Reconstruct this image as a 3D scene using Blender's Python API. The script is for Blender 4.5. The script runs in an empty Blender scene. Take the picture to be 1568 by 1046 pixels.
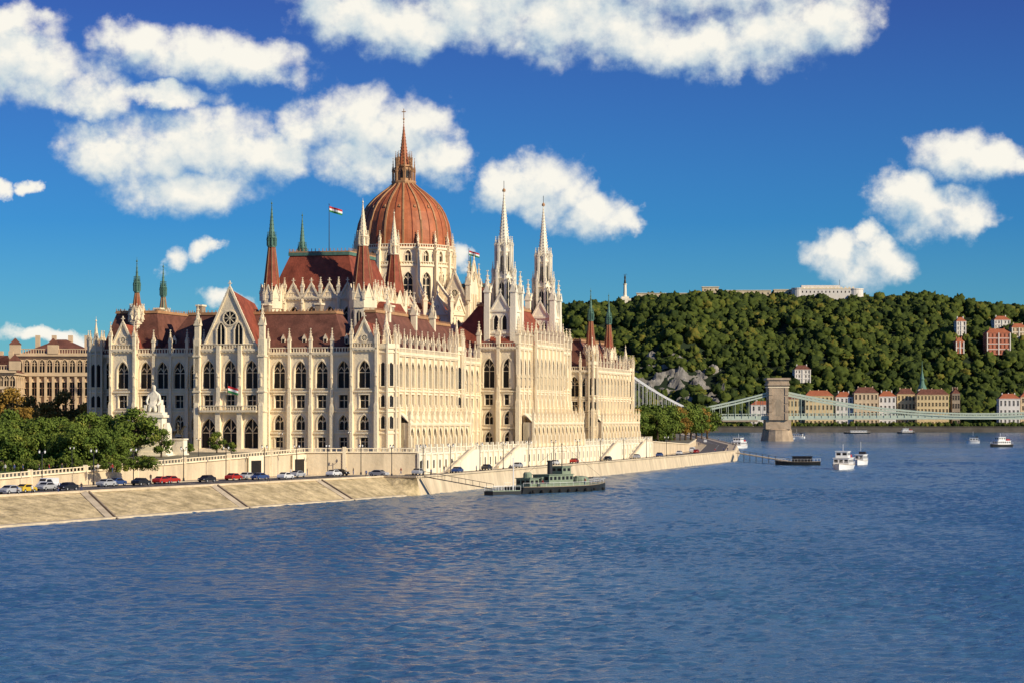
import bpy, math, random, numpy as np
from mathutils import Vector, Matrix, noise
random.seed(7); np.random.seed(7)
SC=bpy.context.scene
# ------------------------------------------------------------ materials
MATS={}
def nmat(name,col,rough=0.8,var=0.18,scale=0.4,bump=0.0,bscale=3.0,streak=False,metal=0.0,spec=0.3,col2=None):
    m=bpy.data.materials.new(name); m.use_nodes=True; nt=m.node_tree; n=nt.nodes; l=nt.links
    b=n['Principled BSDF']; b.inputs['Roughness'].default_value=rough; b.inputs['Metallic'].default_value=metal
    b.inputs['Specular IOR Level'].default_value=spec
    tc=n.new('ShaderNodeTexCoord'); mp=n.new('ShaderNodeMapping'); l.new(tc.outputs['Object'],mp.inputs[0])
    if streak: mp.inputs['Scale'].default_value=(1,1,0.25)
    t=n.new('ShaderNodeTexNoise'); t.inputs['Scale'].default_value=scale; t.inputs['Detail'].default_value=8; t.inputs['Roughness'].default_value=0.65
    l.new(mp.outputs[0],t.inputs['Vector'])
    r=n.new('ShaderNodeValToRGB'); r.color_ramp.elements[0].position=0.3; r.color_ramp.elements[1].position=0.7
    c2=col2 or tuple(min(1,c*(1+var)) for c in col)
    r.color_ramp.elements[0].color=(*[c*(1-var) for c in col],1); r.color_ramp.elements[1].color=(*c2,1)
    l.new(t.outputs['Fac'],r.inputs[0]); l.new(r.outputs[0],b.inputs['Base Color'])
    if bump>0:
        t2=n.new('ShaderNodeTexNoise'); t2.inputs['Scale'].default_value=bscale; t2.inputs['Detail'].default_value=5
        l.new(tc.outputs['Object'],t2.inputs['Vector'])
        bp=n.new('ShaderNodeBump'); bp.inputs['Distance'].default_value=bump; bp.inputs['Strength'].default_value=0.8
        l.new(t2.outputs['Fac'],bp.inputs['Height']); l.new(bp.outputs[0],b.inputs['Normal'])
    MATS[name]=m; return m
nmat('stone',(0.86,0.73,0.51),0.85,0.14,0.35,0.10,2.0,True)
nmat('stone_white',(0.86,0.78,0.61),0.85,0.10,0.4,0.08,2.0,True)
nmat('stone_dark',(0.34,0.27,0.19),0.9,0.25,0.5,0.1,2.0,True)
nmat('roof_red',(0.25,0.062,0.034),0.75,0.4,0.5,0.1,2.5)
nmat('roof_brown',(0.165,0.066,0.043),0.75,0.45,0.4,0.1,2.5)
nmat('dome_red',(0.42,0.130,0.052),0.55,0.32,0.35,0.05,2.0)
nmat('rib_tan',(0.45,0.25,0.12),0.6,0.2,0.8)
nmat('copper_green',(0.10,0.20,0.15),0.6,0.3,0.8)
nmat('glass_and_dark_openings',(0.016,0.015,0.016),0.35,0.4,0.5,0,1,False,0,0.2)
nmat('asphalt',(0.11,0.10,0.095),0.9,0.15,0.2,0.01,3)
nmat('promenade',(0.52,0.42,0.29),0.9,0.2,0.15,0.01,3)
nmat('slope_stone',(0.50,0.39,0.20),0.95,0.45,0.35,0.5,0.9,col2=(0.82,0.65,0.37))
nmat('wall_stone',(0.62,0.51,0.35),0.9,0.25,0.3,0.1,1.5,True)
nmat('quay_dark',(0.09,0.08,0.065),0.9,0.4,0.05)
nmat('grass',(0.08,0.13,0.03),0.95,0.3,0.3,0.05,3)
nmat('earth',(0.20,0.18,0.12),0.95,0.2,0.02)
nmat('white_paint',(0.8,0.8,0.78),0.5,0.04,0.5)
nmat('dark_metal',(0.03,0.03,0.035),0.5,0.2,1)
nmat('navy_green',(0.22,0.27,0.19),0.6,0.15,0.6)
nmat('black_hull',(0.025,0.028,0.03),0.5,0.2,0.6)
nmat('bridge_green',(0.46,0.53,0.43),0.7,0.12,0.3)
nmat('bridge_stone',(0.42,0.32,0.22),0.9,0.3,0.15,0.3,0.7)
nmat('rock',(0.21,0.195,0.17),0.95,0.65,0.07,2.0,0.12)
nmat('forest_floor',(0.016,0.028,0.010),0.95,0.4,0.02)
nmat('bark',(0.09,0.06,0.04),0.95,0.3,2,0.02,8)
nmat('bronze',(0.07,0.06,0.04),0.5,0.3,1,0,1,False,0.5)
nmat('plaster_yellow',(0.66,0.50,0.27),0.9,0.12,0.2)
nmat('plaster_beige',(0.62,0.47,0.30),0.9,0.2,0.3,0.05,1)
nmat('plaster_white',(0.72,0.67,0.60),0.9,0.1,0.2)
nmat('plaster_pink',(0.48,0.17,0.10),0.9,0.1,0.2)
nmat('tile_orange',(0.38,0.12,0.055),0.8,0.25,0.2)
nmat('flag_red',(0.5,0.03,0.03),0.8); nmat('flag_green',(0.03,0.2,0.06),0.8); nmat('tyre',(0.02,0.02,0.02),0.9)
nmat('skin',(0.5,0.3,0.2),0.7); nmat('cloth_blue',(0.05,0.08,0.2),0.9); nmat('cloth_red',(0.4,0.04,0.04),0.9); nmat('cloth_dark',(0.03,0.03,0.04),0.9); nmat('cloth_white',(0.6,0.6,0.58),0.9)
for nm,c in dict(car_blue=(0.04,0.08,0.22),car_red=(0.45,0.03,0.02),car_silver=(0.45,0.46,0.48),car_black=(0.02,0.02,0.025),car_white=(0.75,0.75,0.75),car_yellow=(0.7,0.48,0.04)).items():
    nmat(nm,c,0.25,0.05,0.5,0,1,False,0.1,0.6)
def leafmat(name,dark,light,warm):
    m=bpy.data.materials.new(name); m.use_nodes=True; nt=m.node_tree; n=nt.nodes; l=nt.links
    b=n['Principled BSDF']; b.inputs['Roughness'].default_value=0.8; b.inputs['Specular IOR Level'].default_value=0.15
    a=n.new('ShaderNodeAttribute'); a.attribute_name='tint'
    tc=n.new('ShaderNodeTexCoord'); t=n.new('ShaderNodeTexNoise'); t.inputs['Scale'].default_value=0.6; t.inputs['Detail'].default_value=6
    l.new(tc.outputs['Object'],t.inputs['Vector'])
    mx=n.new('ShaderNodeMath'); mx.operation='MULTIPLY_ADD'; mx.inputs[1].default_value=0.6; l.new(t.outputs['Fac'],mx.inputs[0])
    m2=n.new('ShaderNodeMath'); m2.operation='MULTIPLY_ADD'; m2.inputs[1].default_value=0.75; m2.inputs[2].default_value=-0.17
    l.new(a.outputs['Fac'],m2.inputs[0]); l.new(m2.outputs[0],mx.inputs[2])
    r=n.new('ShaderNodeValToRGB'); r.color_ramp.elements[0].color=(*dark,1); r.color_ramp.elements[1].color=(*warm,1)
    e=r.color_ramp.elements.new(0.7); e.color=(*light,1)
    l.new(mx.outputs[0],r.inputs[0]); l.new(r.outputs[0],b.inputs['Base Color']); MATS[name]=m
leafmat('forest_leaves',(0.010,0.024,0.006),(0.080,0.104,0.015),(0.20,0.15,0.025))
leafmat('leaves_green',(0.035,0.075,0.012),(0.15,0.20,0.032),(0.30,0.27,0.05))
leafmat('leaves_autumn',(0.16,0.10,0.02),(0.34,0.20,0.04),(0.42,0.28,0.06))
# ------------------------------------------------------------ mesh builder
class MB:
    def __init__(s): s.V=[];s.F=[];s.M=[];s.mn=[];s.fr=None
    def frame(s,o,d): s.fr=(o[0],o[1],d[0],d[1])
    def tf(s,p):
        if s.fr is None: return p
        ox,oy,dx,dy=s.fr; a,o,z=p
        return (ox+dx*a+dy*o, oy+dy*a-dx*o, z)
    def mi(s,m):
        if m not in s.mn: s.mn.append(m)
        return s.mn.index(m)
    def poly(s,pts,m):
        b=len(s.V); s.V.extend(s.tf(p) for p in pts); s.F.append(tuple(range(b,b+len(pts)))); s.M.append(s.mi(m))
    def box(s,a0,a1,o0,o1,z0,z1,m):
        b=len(s.V)
        for z in (z0,z1):
            for (a,o) in ((a0,o0),(a1,o0),(a1,o1),(a0,o1)): s.V.append(s.tf((a,o,z)))
        i=s.mi(m)
        for f in ((0,3,2,1),(4,5,6,7),(0,1,5,4),(1,2,6,5),(2,3,7,6),(3,0,4,7)):
            s.F.append(tuple(b+k for k in f)); s.M.append(i)
    def frus(s,x0,x1,y0,y1,z0,z1,ix,iy,m):
        b=len(s.V)
        for p in ((x0,y0,z0),(x1,y0,z0),(x1,y1,z0),(x0,y1,z0),(x0+ix,y0+iy,z1),(x1-ix,y0+iy,z1),(x1-ix,y1-iy,z1),(x0+ix,y1-iy,z1)): s.V.append(s.tf(p))
        i=s.mi(m)
        for f in ((4,5,6,7),(0,1,5,4),(1,2,6,5),(2,3,7,6),(3,0,4,7)):
            s.F.append(tuple(b+k for k in f)); s.M.append(i)
    def lathe(s,cx,cy,prof,n,m,rot=0.0):
        b=len(s.V); k=len(prof); i=s.mi(m)
        for (r,z) in prof:
            for j in range(n):
                t=rot+2*math.pi*j/n; s.V.append(s.tf((cx+r*math.cos(t),cy+r*math.sin(t),z)))
        for q in range(k-1):
            for j in range(n):
                j2=(j+1)%n; s.F.append((b+q*n+j,b+q*n+j2,b+(q+1)*n+j2,b+(q+1)*n+j)); s.M.append(i)
        s.F.append(tuple(b+(k-1)*n+j for j in range(n))); s.M.append(i)
    def beam(s,p,q,w,m,h=None):
        p=Vector(p);q=Vector(q);d=q-p
        if d.length<1e-6: return
        d.normalize(); up=Vector((0,0,1)) if abs(d.z)<0.95 else Vector((1,0,0))
        x=d.cross(up).normalized(); y=x.cross(d).normalized(); h=h or w
        b=len(s.V)
        for c in (p,q):
            for (i,j) in ((-1,-1),(1,-1),(1,1),(-1,1)): s.V.append(s.tf(tuple(c+x*(i*w/2)+y*(j*h/2))))
        k=s.mi(m)
        for f in ((0,3,2,1),(4,5,6,7),(0,1,5,4),(1,2,6,5),(2,3,7,6),(3,0,4,7)):
            s.F.append(tuple(b+t for t in f)); s.M.append(k)
    def mesh(s,name):
        me=bpy.data.meshes.new(name); me.from_pydata(s.V,[],s.F)
        for m in s.mn: me.materials.append(MATS[m])
        me.polygons.foreach_set('material_index',s.M); me.update(); return me
    def obj(s,name,parent=None,loc=(0,0,0),rz=0,smooth=False):
        me=s.mesh(name)
        if smooth: me.polygons.foreach_set('use_smooth',[True]*len(me.polygons))
        o=bpy.data.objects.new(name,me); SC.collection.objects.link(o); o.location=loc; o.rotation_euler=(0,0,rz)
        if parent: o.parent=parent
        return o
def empty(name,loc=(0,0,0),rz=0):
    o=bpy.data.objects.new(name,None); SC.collection.objects.link(o); o.location=loc; o.rotation_euler=(0,0,rz); return o
def inst(name,me,loc,rz=0,sc=1,parent=None):
    o=bpy.data.objects.new(name,me); SC.collection.objects.link(o); o.location=loc; o.rotation_euler=(0,0,rz)
    o.scale=(sc,)*3 if not isinstance(sc,tuple) else sc
    if parent: o.parent=parent
    return o
# polar survey of the site: bearing index b (3600 per unit tangent, 784 = due axis) and range d in metres
def sv(b,d): return ((b-784)/3600*d, d)
# ------------------------------------------------------------ gothic vocabulary
def archpts(c,w,spring,n=4,k=0.85):
    h=k*w; L=[];hw=w/2
    for i in range(n+1):
        t=i/n; ang=t*math.pi/3
        x=c+hw-w*math.cos(ang); z=spring+w*math.sin(ang)*h/(w*0.866); L.append((x,z))
    R=[(2*c-x,z) for x,z in reversed(L[:-1])]
    return L+R
def wcell(mb,a0,a1,z0,z1,w,sill,top,kind,m='stone',dep=0.9,trim=True,glass='glass_and_dark_openings'):
    c=(a0+a1)/2; wl=c-w/2; wr=c+w/2
    if kind=='arch':
        sp=top-0.85*w; pts=archpts(c,w,sp)
    else: pts=[(wl,top),(wr,top)]
    mb.poly([(a0,0,z0),(wl,0,z0),(wl,0,z1),(a0,0,z1)],m); mb.poly([(wr,0,z0),(a1,0,z0),(a1,0,z1),(wr,0,z1)],m)
    mb.poly([(wl,0,z0),(wr,0,z0),(wr,0,sill),(wl,0,sill)],m)
    for (x,z),(x2,z2) in zip(pts,pts[1:]): mb.poly([(x,0,z),(x2,0,z2),(x2,0,z1),(x,0,z1)],m)
    out=[(wl,sill)]+pts+[(wr,sill)]
    for (x,z),(x2,z2) in zip(out,out[1:]+out[:1]): mb.poly([(x,0,z),(x2,0,z2),(x2,-dep,z2),(x,-dep,z)],m)
    mb.poly([(x,-dep,z) for x,z in out],glass)
    if w>1.2:
        th=0.16; mb.box(c-th/2,c+th/2,-dep+0.02,-dep+0.25,sill,top-0.3,m)
        zz=sill+(top-sill)*0.55; mb.box(wl,wr,-dep+0.03,-dep+0.2,zz,zz+0.15,m)
        if kind=='arch': 
            for sx in (-1,1):
                mb.beam((c+sx*w/2,-dep+0.13,sp),(c+sx*w/4,-dep+0.13,sp+w*0.35),0.14,m); mb.beam((c,-dep+0.13,sp),(c+sx*w/4,-dep+0.13,sp+w*0.35),0.14,m)
    if trim:
        e=0.22
        if kind=='arch':
            o2=archpts(c,w+2*e,sp)
            for i in range(len(pts)-1):
                mb.poly([(pts[i][0],0.16,pts[i][1]),(pts[i+1][0],0.16,pts[i+1][1]),(o2[i+1][0],0.16,o2[i+1][1]),(o2[i][0],0.16,o2[i][1])],m)
                mb.poly([(o2[i][0],0.16,o2[i][1]),(o2[i+1][0],0.16,o2[i+1][1]),(o2[i+1][0],0,o2[i+1][1]),(o2[i][0],0,o2[i][1])],m)
            zt=sp
        else:
            zt=top; mb.box(wl-e-.1,wr+e+.1,0.01,0.28,top,top+0.28,m)
        mb.box(wl-e,wl,0.01,0.16,sill,zt,m); mb.box(wr,wr+e,0.01,0.16,sill,zt,m); mb.box(wl-e-.1,wr+e+.1,0.01,0.3,sill-0.25,sill-0.01,m)
def spire(mb,cx,cy,z0,z1,r,n,m,crock=1.1,cm=None,rot=None):
    rot=math.pi/n if rot is None else rot
    mb.lathe(cx,cy,[(r,z0),(r*0.5,z0+(z1-z0)*0.5),(0.05,z1)],n,m,rot)
    if crock:
        k=int((z1-z0)/crock)
        for i in range(k):
            t=(i+0.4)/k; rr=r*(1-t)+0.04; z=z0+(z1-z0)*t; q=max(0.1,0.16*r*(1-t*0.6))
            for j in range(n):
                a=rot+2*math.pi*j/n; x=cx+rr*math.cos(a); y=cy+rr*math.sin(a); mb.box(x-q/2,x+q/2,y-q/2,y+q/2,z,z+q*1.1,cm or m)
    mb.lathe(cx,cy,[(0.05,z1-0.2),(0.22,z1),(0.22,z1+0.15),(0.04,z1+0.5),(0.03,z1+1.1)],6,cm or m)
def pinn(mb,cx,cy,z,h,w,m='stone'):
    s=h*0.4
    mb.box(cx-w/2,cx+w/2,cy-w/2,cy+w/2,z,z+s,m)
    mb.box(cx-w*.65,cx+w*.65,cy-w*.65,cy+w*.65,z+s,z+s+h*.05,m)
    g=h*.14
    for dx,dy in ((1,0),(-1,0),(0,1),(0,-1)):
        x=cx+dx*w*.62;y=cy+dy*w*.62
        mb.poly([(x-dy*w*.55,y-dx*w*.55,z+s+h*.05),(x+dy*w*.55,y+dx*w*.55,z+s+h*.05),(x,y,z+s+h*.05+g*1.4)],m)
    zb=z+s+h*.05
    mb.lathe(cx,cy,[(w*.62,zb),(w*.3,zb+h*.26),(0.04,z+h)],4,m,math.pi/4)
    for t in (0.25,0.5,0.72):
        q=w*.2; rr=w*.62*(1-t)+.05; zz=zb+(z+h-zb)*t
        mb.box(cx-rr-q/2,cx+rr+q/2,cy-q/2,cy+q/2,zz,zz+q,m); mb.box(cx-q/2,cx+q/2,cy-rr-q/2,cy+rr+q/2,zz+.003,zz+q+.003,m)
    q=w*.18; mb.box(cx-q,cx+q,cy-q,cy+q,z+h-.1,z+h+.15,m)
def balustrade(mb,a0,a1,o,z,m='stone',h=1.2):
    mb.box(a0,a1,o-.18,o+.18,z+h-.2,z+h,m); mb.box(a0,a1,o-.15,o+.15,z,z+.15,m)
    n=max(2,int((a1-a0)/0.7)); 
    for i in range(n+1):
        a=a0+(a1-a0)*i/n; mb.box(a-.12,a+.12,o-.1,o+.1,z+.15,z+h-.2,m)
def facade(mb,p0,d,L,nb,rows,zt,pier=0.6,pp=0.6,pin=4.6,m='stone',cren=True,half=False,niche=True):
    mb.frame(p0,d); bw=L/nb; z0=rows[0][0]
    for i in range(nb):
        for (za,zb,w,sill,top,kind) in rows: wcell(mb,i*bw,(i+1)*bw,za,zb,w,sill,top,kind,m)
        if half:
            c=(i+.5)*bw
            for q in (-.5,.5): mb.box(c+q*bw*.66-.08,c+q*bw*.66+.08,0.01,0.2,z0,zt,m)
    ztop=rows[-1][1]
    if zt>ztop: mb.poly([(0,0,ztop),(L,0,ztop),(L,0,zt),(0,0,zt)],m)
    for a in (0,L): mb.poly([(a,0,z0),(a,-2.5,z0),(a,-2.5,zt),(a,0,zt)],m)
    for r in rows[1:]:
        mb.box(-.1,L+.1,0.01,0.35,r[0]-.18,r[0]+.18,m)
    mb.box(-.15,L+.15,0.01,0.25,z0,z0+.9,m)
    mb.box(-.2,L+.2,-.3,0.6,zt-.45,zt,m); mb.box(-.2,L+.2,-.25,0.4,zt-.8,zt-.452,m)
    n=int(L/0.9)
    for i in range(n): a=(i+.5)*L/n; mb.box(a-.15,a+.15,0.4,0.53,zt-.75,zt-.455,m)
    if cren: balustrade(mb,0,L,0.25,zt+.002,m)
    if pier:
        for i in range(nb+1):
            a=i*bw; zs=z0+(zt-z0)*.45
            mb.box(a-pier/2-.12,a+pier/2+.12,0.005,pp+.3,z0,zs,m); mb.frus(a-pier/2-.12,a+pier/2+.12,.004,pp+.3,zs,zs+.7,.11,.13,m)
            mb.box(a-pier/2,a+pier/2,0.006,pp,zs,zt+.8,m)
            if niche: mb.box(a-.17,a+.17,pp+.01,pp+.25,zs+4.5,zs+6.3,m); mb.frus(a-.27,a+.27,pp+.01,pp+.36,zs+6.7,zs+7.7,.24,.12,m)
            if pin: pinn(mb,a,pp*.5,zt+.8,pin,pier*1.15,m)
    mb.fr=None
def gable(mb,p0,d,L,z0,h,m='stone',rose=True,depth=1.2):
    mb.frame(p0,d); c=L/2
    mb.poly([(0,0,z0),(L,0,z0),(c,0,z0+h)],m); mb.poly([(0,-depth,z0),(L,-depth,z0),(c,-depth,z0+h)],m)
    mb.beam((-.2,.1,z0),(c,.1,z0+h+.2),.45,m); mb.beam((L+.2,.1,z0),(c,.1,z0+h+.2),.45,m)
    n=int(h/1.0)
    for i in range(1,n):
        t=i/n
        for sx in (-1,1): a=c+sx*c*(1-t); mb.box(a-.15,a+.15,-.1,.25,z0+h*t+.3,z0+h*t+.75,m)
    mb.box(c-.12,c+.12,-.02,.22,z0+h,z0+h+1.6,m); mb.box(c-.45,c+.45,-.0,.2,z0+h+.9,z0+h+1.1,m)
    if rose:
        r=L*.13; zc=z0+h*.5 if L>10 else z0+h*.35
        pts=[(c+r*math.cos(t*math.pi/6),0.02,zc+r*math.sin(t*math.pi/6)) for t in range(12)]; mb.poly(pts,'glass_and_dark_openings')
        for t in range(12):
            a=t*math.pi/6;b=a+math.pi/6; mb.beam((c+r*math.cos(a),.08,zc+r*math.sin(a)),(c+r*math.cos(b),.08,zc+r*math.sin(b)),.28,m)
        for t in range(4): a=t*math.pi/4; mb.beam((c+r*math.cos(a),.1,zc+r*math.sin(a)),(c-r*math.cos(a),.1,zc-r*math.sin(a)),.12,m)
    mb.fr=None
def crest(mb,x0,x1,y,z,m='rib_tan',alongx=True,h=.8):
    n=max(2,int(abs(x1-x0)/1.0))
    for i in range(n+1):
        a=x0+(x1-x0)*i/n
        if alongx: mb.box(a-.08,a+.08,y-.05,y+.05,z,z+h,m)
        else: mb.box(y-.05,y+.05,a-.08,a+.08,z,z+h,m)
    if alongx: mb.box(x0,x1,y-.2,y+.2,z,z+.3,m)
    else: mb.box(y-.2,y+.2,x0,x1,z,z+.3,m)
# ------------------------------------------------------------ PARLIAMENT  (local x = towards river, y = south)
PHI=math.radians(-14.77)
parl=empty('parliament_building',(-31.3,680,0),PHI)
def pl(t,s,z=0): return (-31.3+.967*t+.255*s, 680+.967*s-.255*t, z)
Z0=8.8; ZT=31.8
R=[(Z0,13.2,1.9,9.8,12.2,'rect'),(13.2,18.2,2.3,13.9,17.4,'arch'),(18.2,22.8,2.2,19.0,22.0,'rect'),(22.8,30.6,2.9,23.6,29.9,'arch')]
RC=[(Z0,18.2,3.8,8.85,16.6,'arch'),(18.2,22.8,2.3,19.0,22.0,'rect'),(22.8,30.6,3.0,23.5,30.0,'arch')]
RR=[(Z0,13.6,1.9,9.6,12.6,'arch'),(13.6,18.4,2.2,14.2,17.6,'arch'),(18.4,23.0,2.2,19.2,22.2,'rect'),(23.0,30.6,2.7,23.8,29.9,'arch')]
w=MB()
X=(1,0);Yp=(0,1);Xm=(-1,0);Ym=(0,-1)
facade(w,(-36,-130.5),X,6,1,R,ZT)
facade(w,(-30,-135.6),X,6,1,R,ZT+1,pin=5.5); gable(w,(-30,-135.5),X,6,ZT+1,6.2)
facade(w,(-24,-134),X,17,4,R,ZT)
facade(w,(-7,-138),X,16,3,RC,ZT+.8,pier=.9,pp=.9,pin=0)
facade(w,(9,-134),X,21,4,R,ZT)
facade(w,(30,-135.6),X,6,1,R,ZT+1,pin=5.5); gable(w,(30,-135.5),X,6,ZT+1,6.2)
facade(w,(39,-129.5),Yp,52,11,RR,ZT,pier=.5,pp=.5,pin=4.6,half=True,niche=False)
facade(w,(31,-77),Yp,47,9,R,ZT)
facade(w,(31,30),Yp,45,9,R,ZT)
facade(w,(39,75),Yp,59,12,RR,ZT,pier=.5,pp=.5,pin=4.6,half=True,niche=False)
facade(w,(31,75),X,8,2,R,ZT,pin=5)
facade(w,(39,-77.5),Xm,8,2,R,ZT,pin=5)
facade(w,(-36,-77.5),Ym,53,11,R,ZT)
facade(w,(-36,134),Ym,59,12,R,ZT)
facade(w,(39,134),Xm,75,16,R,ZT)
facade(w,(-30,30),Ym,60,12,R,ZT+5)
for b in ((-35.05,38.05,-129.5,-78.4),(-35.05,38.05,75.95,133.05),(-20,30.05,-80,-29),(-20,30.05,29,80)):
    w.box(b[0],b[1],b[2],b[3],3,ZT-.1,'stone')
w.box(-23.5,30,-133.05,-129,3,ZT-.1,'stone'); w.box(-6.2,8.2,-137.05,-130,3,ZT+.6,'stone'); w.box(-29.2,-24.8,-134.65,-129,3,ZT+.9,'stone'); w.box(30.8,35.2,-134.65,-129,3,ZT+.9,'stone')
def turret(mb,cx,cy,r,z0,z1,ph,m='stone'):
    mb.lathe(cx,cy,[(r*1.12,z0),(r*1.12,z0+1),(r,z0+1.3),(r,z1)],8,m,math.pi/8)
    for zz in (13.2,18.2,22.8,z1-1): mb.lathe(cx,cy,[(r,zz-.25),(r+.3,zz-.15),(r+.3,zz+.15),(r,zz+.25)],8,m,math.pi/8)
    mb.lathe(cx,cy,[(r+.3,z1-.3),(r+.4,z1),(r+.4,z1+.9),(r,z1+.9)],8,m,math.pi/8)
    for j in range(8):
        a=math.pi/8+j*math.pi/4; x=cx+(r+.25)*math.cos(a); y=cy+(r+.25)*math.sin(a)
        mb.box(x-.2,x+.2,y-.2,y+.2,z0,z1+.9,m); pinn(mb,x,y,z1+.9,ph*.6,.55,m)
        a=j*math.pi/4; x=cx+math.cos(a)*r*.925; y=cy+math.sin(a)*r*.925; dd=(-math.sin(a),math.cos(a))
        fr=mb.fr; mb.frame((x,y),dd)
        for (za,zb) in ((14.2,17.2),(19.2,22),(24,29.5)):
            mb.poly([(-.5,.03,za),(.5,.03,za),(.5,.03,zb-.5),(0,.03,zb),(-.5,.03,zb-.5)],'glass_and_dark_openings')
            mb.box(-.7,-.5,0,.3,za,zb-.4,m); mb.box(.5,.7,0,.3,za,zb-.4,m); mb.box(-.7,.7,0,.35,za-.2,za,m)
        mb.fr=fr
    spire(mb,cx,cy,z1+.9,z1+.9+ph,r*.55,8,m)
turret(w,37.2,-132.2,2.6,3.8,ZT+1,7)
turret(w,-36,-131,1.6,Z0,ZT+1,6); turret(w,37.4,132,2.6,3.8,ZT+1,7); turret(w,38.6,-78.5,1.5,3.8,ZT+2,7); turret(w,38.6,76,1.5,3.8,ZT+2,7)
gable(w,(-5.6,-138),X,13.2,ZT+.8,14.2)
for gx in (-7,9):
    w.box(gx-.75,gx+.75,-138.9,-137,Z0,ZT+3,'stone'); pinn(w,gx,-138.0,ZT+3,8,1.2)
    for zz in (18.2,22.8,31): w.box(gx-.95,gx+.95,-139.1,-137,zz-.2,zz+.2,'stone')
w.frame((-5.6,-138),X)
for c in (4.4,8.8):
    pts=archpts(c,1.9,ZT+5.4); w.poly([(c-.95,.03,ZT+1.4)]+[(x,.03,z) for x,z in pts]+[(c+.95,.03,ZT+1.4)],'glass_and_dark_openings')
    w.box(c-.08,c+.08,.03,.2,ZT+1.4,ZT+6.4,'stone')
    for s2 in (-1.1,1.1): w.box(c+s2-.15,c+s2+.15,.0,.3,ZT+1.3,ZT+5.6,'stone')
    for (x,z),(x2,z2) in zip(pts,pts[1:]): w.beam((x,.1,z),(x2,.1,z2),.25,'stone')
w.fr=None
w.box(-6,8,-139.6,-138.1,18.0,18.35,'stone'); w.frame((-6,-138),X); balustrade(w,0,14,1.5,18.352); w.fr=None
for i in range(5): w.box(-8,10,-143+i*.6,-138.1,Z0-.2,Z0+.17*(i+1)-.1,'stone')
# ---------- centre block
RZ=[(Z0,14,2.2,9.6,13,'arch'),(14,19.5,2.4,15,18.6,'arch'),(19.5,24,2.3,20.3,23.2,'rect'),(24,34,3.2,25,33,'arch')]
RL=[(Z0,14,2.0,9.6,13,'arch'),(14,19.5,2.2,15,18.6,'rect'),(19.5,24,2.1,20.3,23.2,'rect'),(24,35,3.5,24.6,33.4,'arch')]
facade(w,(31,-30),X,11,2,RZ,36,pin=6,pier=.9)
facade(w,(42,-30),Yp,14,3,RZ,36,pin=6,pier=.8,half=True)
facade(w,(43.2,-16),Yp,32,7,RL,37,pin=6,pier=.7,half=True)
facade(w,(42,16),Yp,14,3,RZ,36,pin=6,pier=.8,half=True)
facade(w,(42,30),Xm,11,2,RZ,36,pin=6,pier=1)
w.box(-29.05,41.05,-29.05,29.05,3,35.8,'stone'); w.box(41,42.25,-15.5,15.5,3,36.8,'stone')
for (y0,y1,nb,xw) in ((-129,-78,11,39),(75.5,133,12,39),(-30,30,13,43.4)):
    w.box(xw+.02,xw+1.6,y0,y1,3.8,15.4,'stone')
    rr=[(8.8,15.4,2.8,9.2,14.4,'arch')]
    facade(w,(xw+2.6,y0),Yp,y1-y0,nb,rr,15.5,pier=.6,pp=.5,pin=3.4,cren=False,niche=False)
    w.frame((xw+2.6,y0),Yp); w.poly([(0,0,15.5),(y1-y0,0,15.5),(y1-y0,-2.6,18),(0,-2.6,18)],'stone'); w.fr=None
w.box(12,21,-5.5,5.5,36,53,'stone'); gable(w,(21,-5.5),Yp,11,53,8.5); gable(w,(13,-5.7),X,8,49,9)
for (a,b) in ((21,-5.5),(21,5.5),(13,-5.6)): pinn(w,a,b,50,11,1.3)
w.frame((21,-5.5),Yp)
for c in (3,5.5,8): w.poly([(c-.8,.03,42),(c+.8,.03,42),(c+.8,.03,50),(c,.03,51.4),(c-.8,.03,50)],'glass_and_dark_openings'); w.box(c-1.2,c-.9,0,.5,41,52,'stone')
w.frame((13,-5.5),X)
for c in (2.4,5.4): w.poly([(c-.8,.03,40),(c+.8,.03,40),(c+.8,.03,47),(c,.03,48.4),(c-.8,.03,47)],'glass_and_dark_openings'); w.box(c-1.3,c-1,0,.5,39,49,'stone')
w.fr=None
w.obj('walls',parl)
w=MB()
w.box(31,46,-136,134,3.0,8.75,'stone_white')
w.frame((46.0,-136),Yp); balustrade(w,0,270,-.3,8.752,'stone_white',1.1)
for i in range(55): 
    w.box(i*5-.5,i*5+.5,0,.5,3,8.6,'stone_white')
    w.box(i*5-.35,i*5+.35,-.5,.2,8.6,10.6,'stone_white')
for i in range(54): w.poly([(i*5+1.7,.02,5.0),(i*5+3.3,.02,5.0),(i*5+3.3,.02,6.9),(i*5+1.7,.02,6.9)],'glass_and_dark_openings')
w.box(-.2,270,0,.3,8.2,8.7,'stone_white')
w.frame((31,-136),X)
for i in range(4): w.box(i*4-.3+1,i*4+.5+1,0,.4,3,8.7,'stone_white'); w.poly([(i*4+2.2,.03,3.9),(i*4+3.8,.03,3.9),(i*4+3.8,.03,6.6),(i*4+3,.03,7.4),(i*4+2.2,.03,6.6)],'glass_and_dark_openings')
balustrade(w,0,15,-.3,8.752,'stone_white',1.1)
w.fr=None
for (a,b) in ((-118,-96),(-74,-52),(48,70),(92,114)):
    w.poly([(48.2,a,3.8),(48.2,b,3.8),(48.2,b,9)],'stone_white'); w.poly([(46.3,a,3.8),(48.2,a,3.8),(48.2,b,9),(46.3,b,9)],'stone_white')
    w.box(46.31,48.2,b+.003,b+5,3.4,9,'stone_white'); w.beam((48.2,a,4.3),(48.2,b,9.6),.5,'stone')
w.obj('river_podium',parl)
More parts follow.
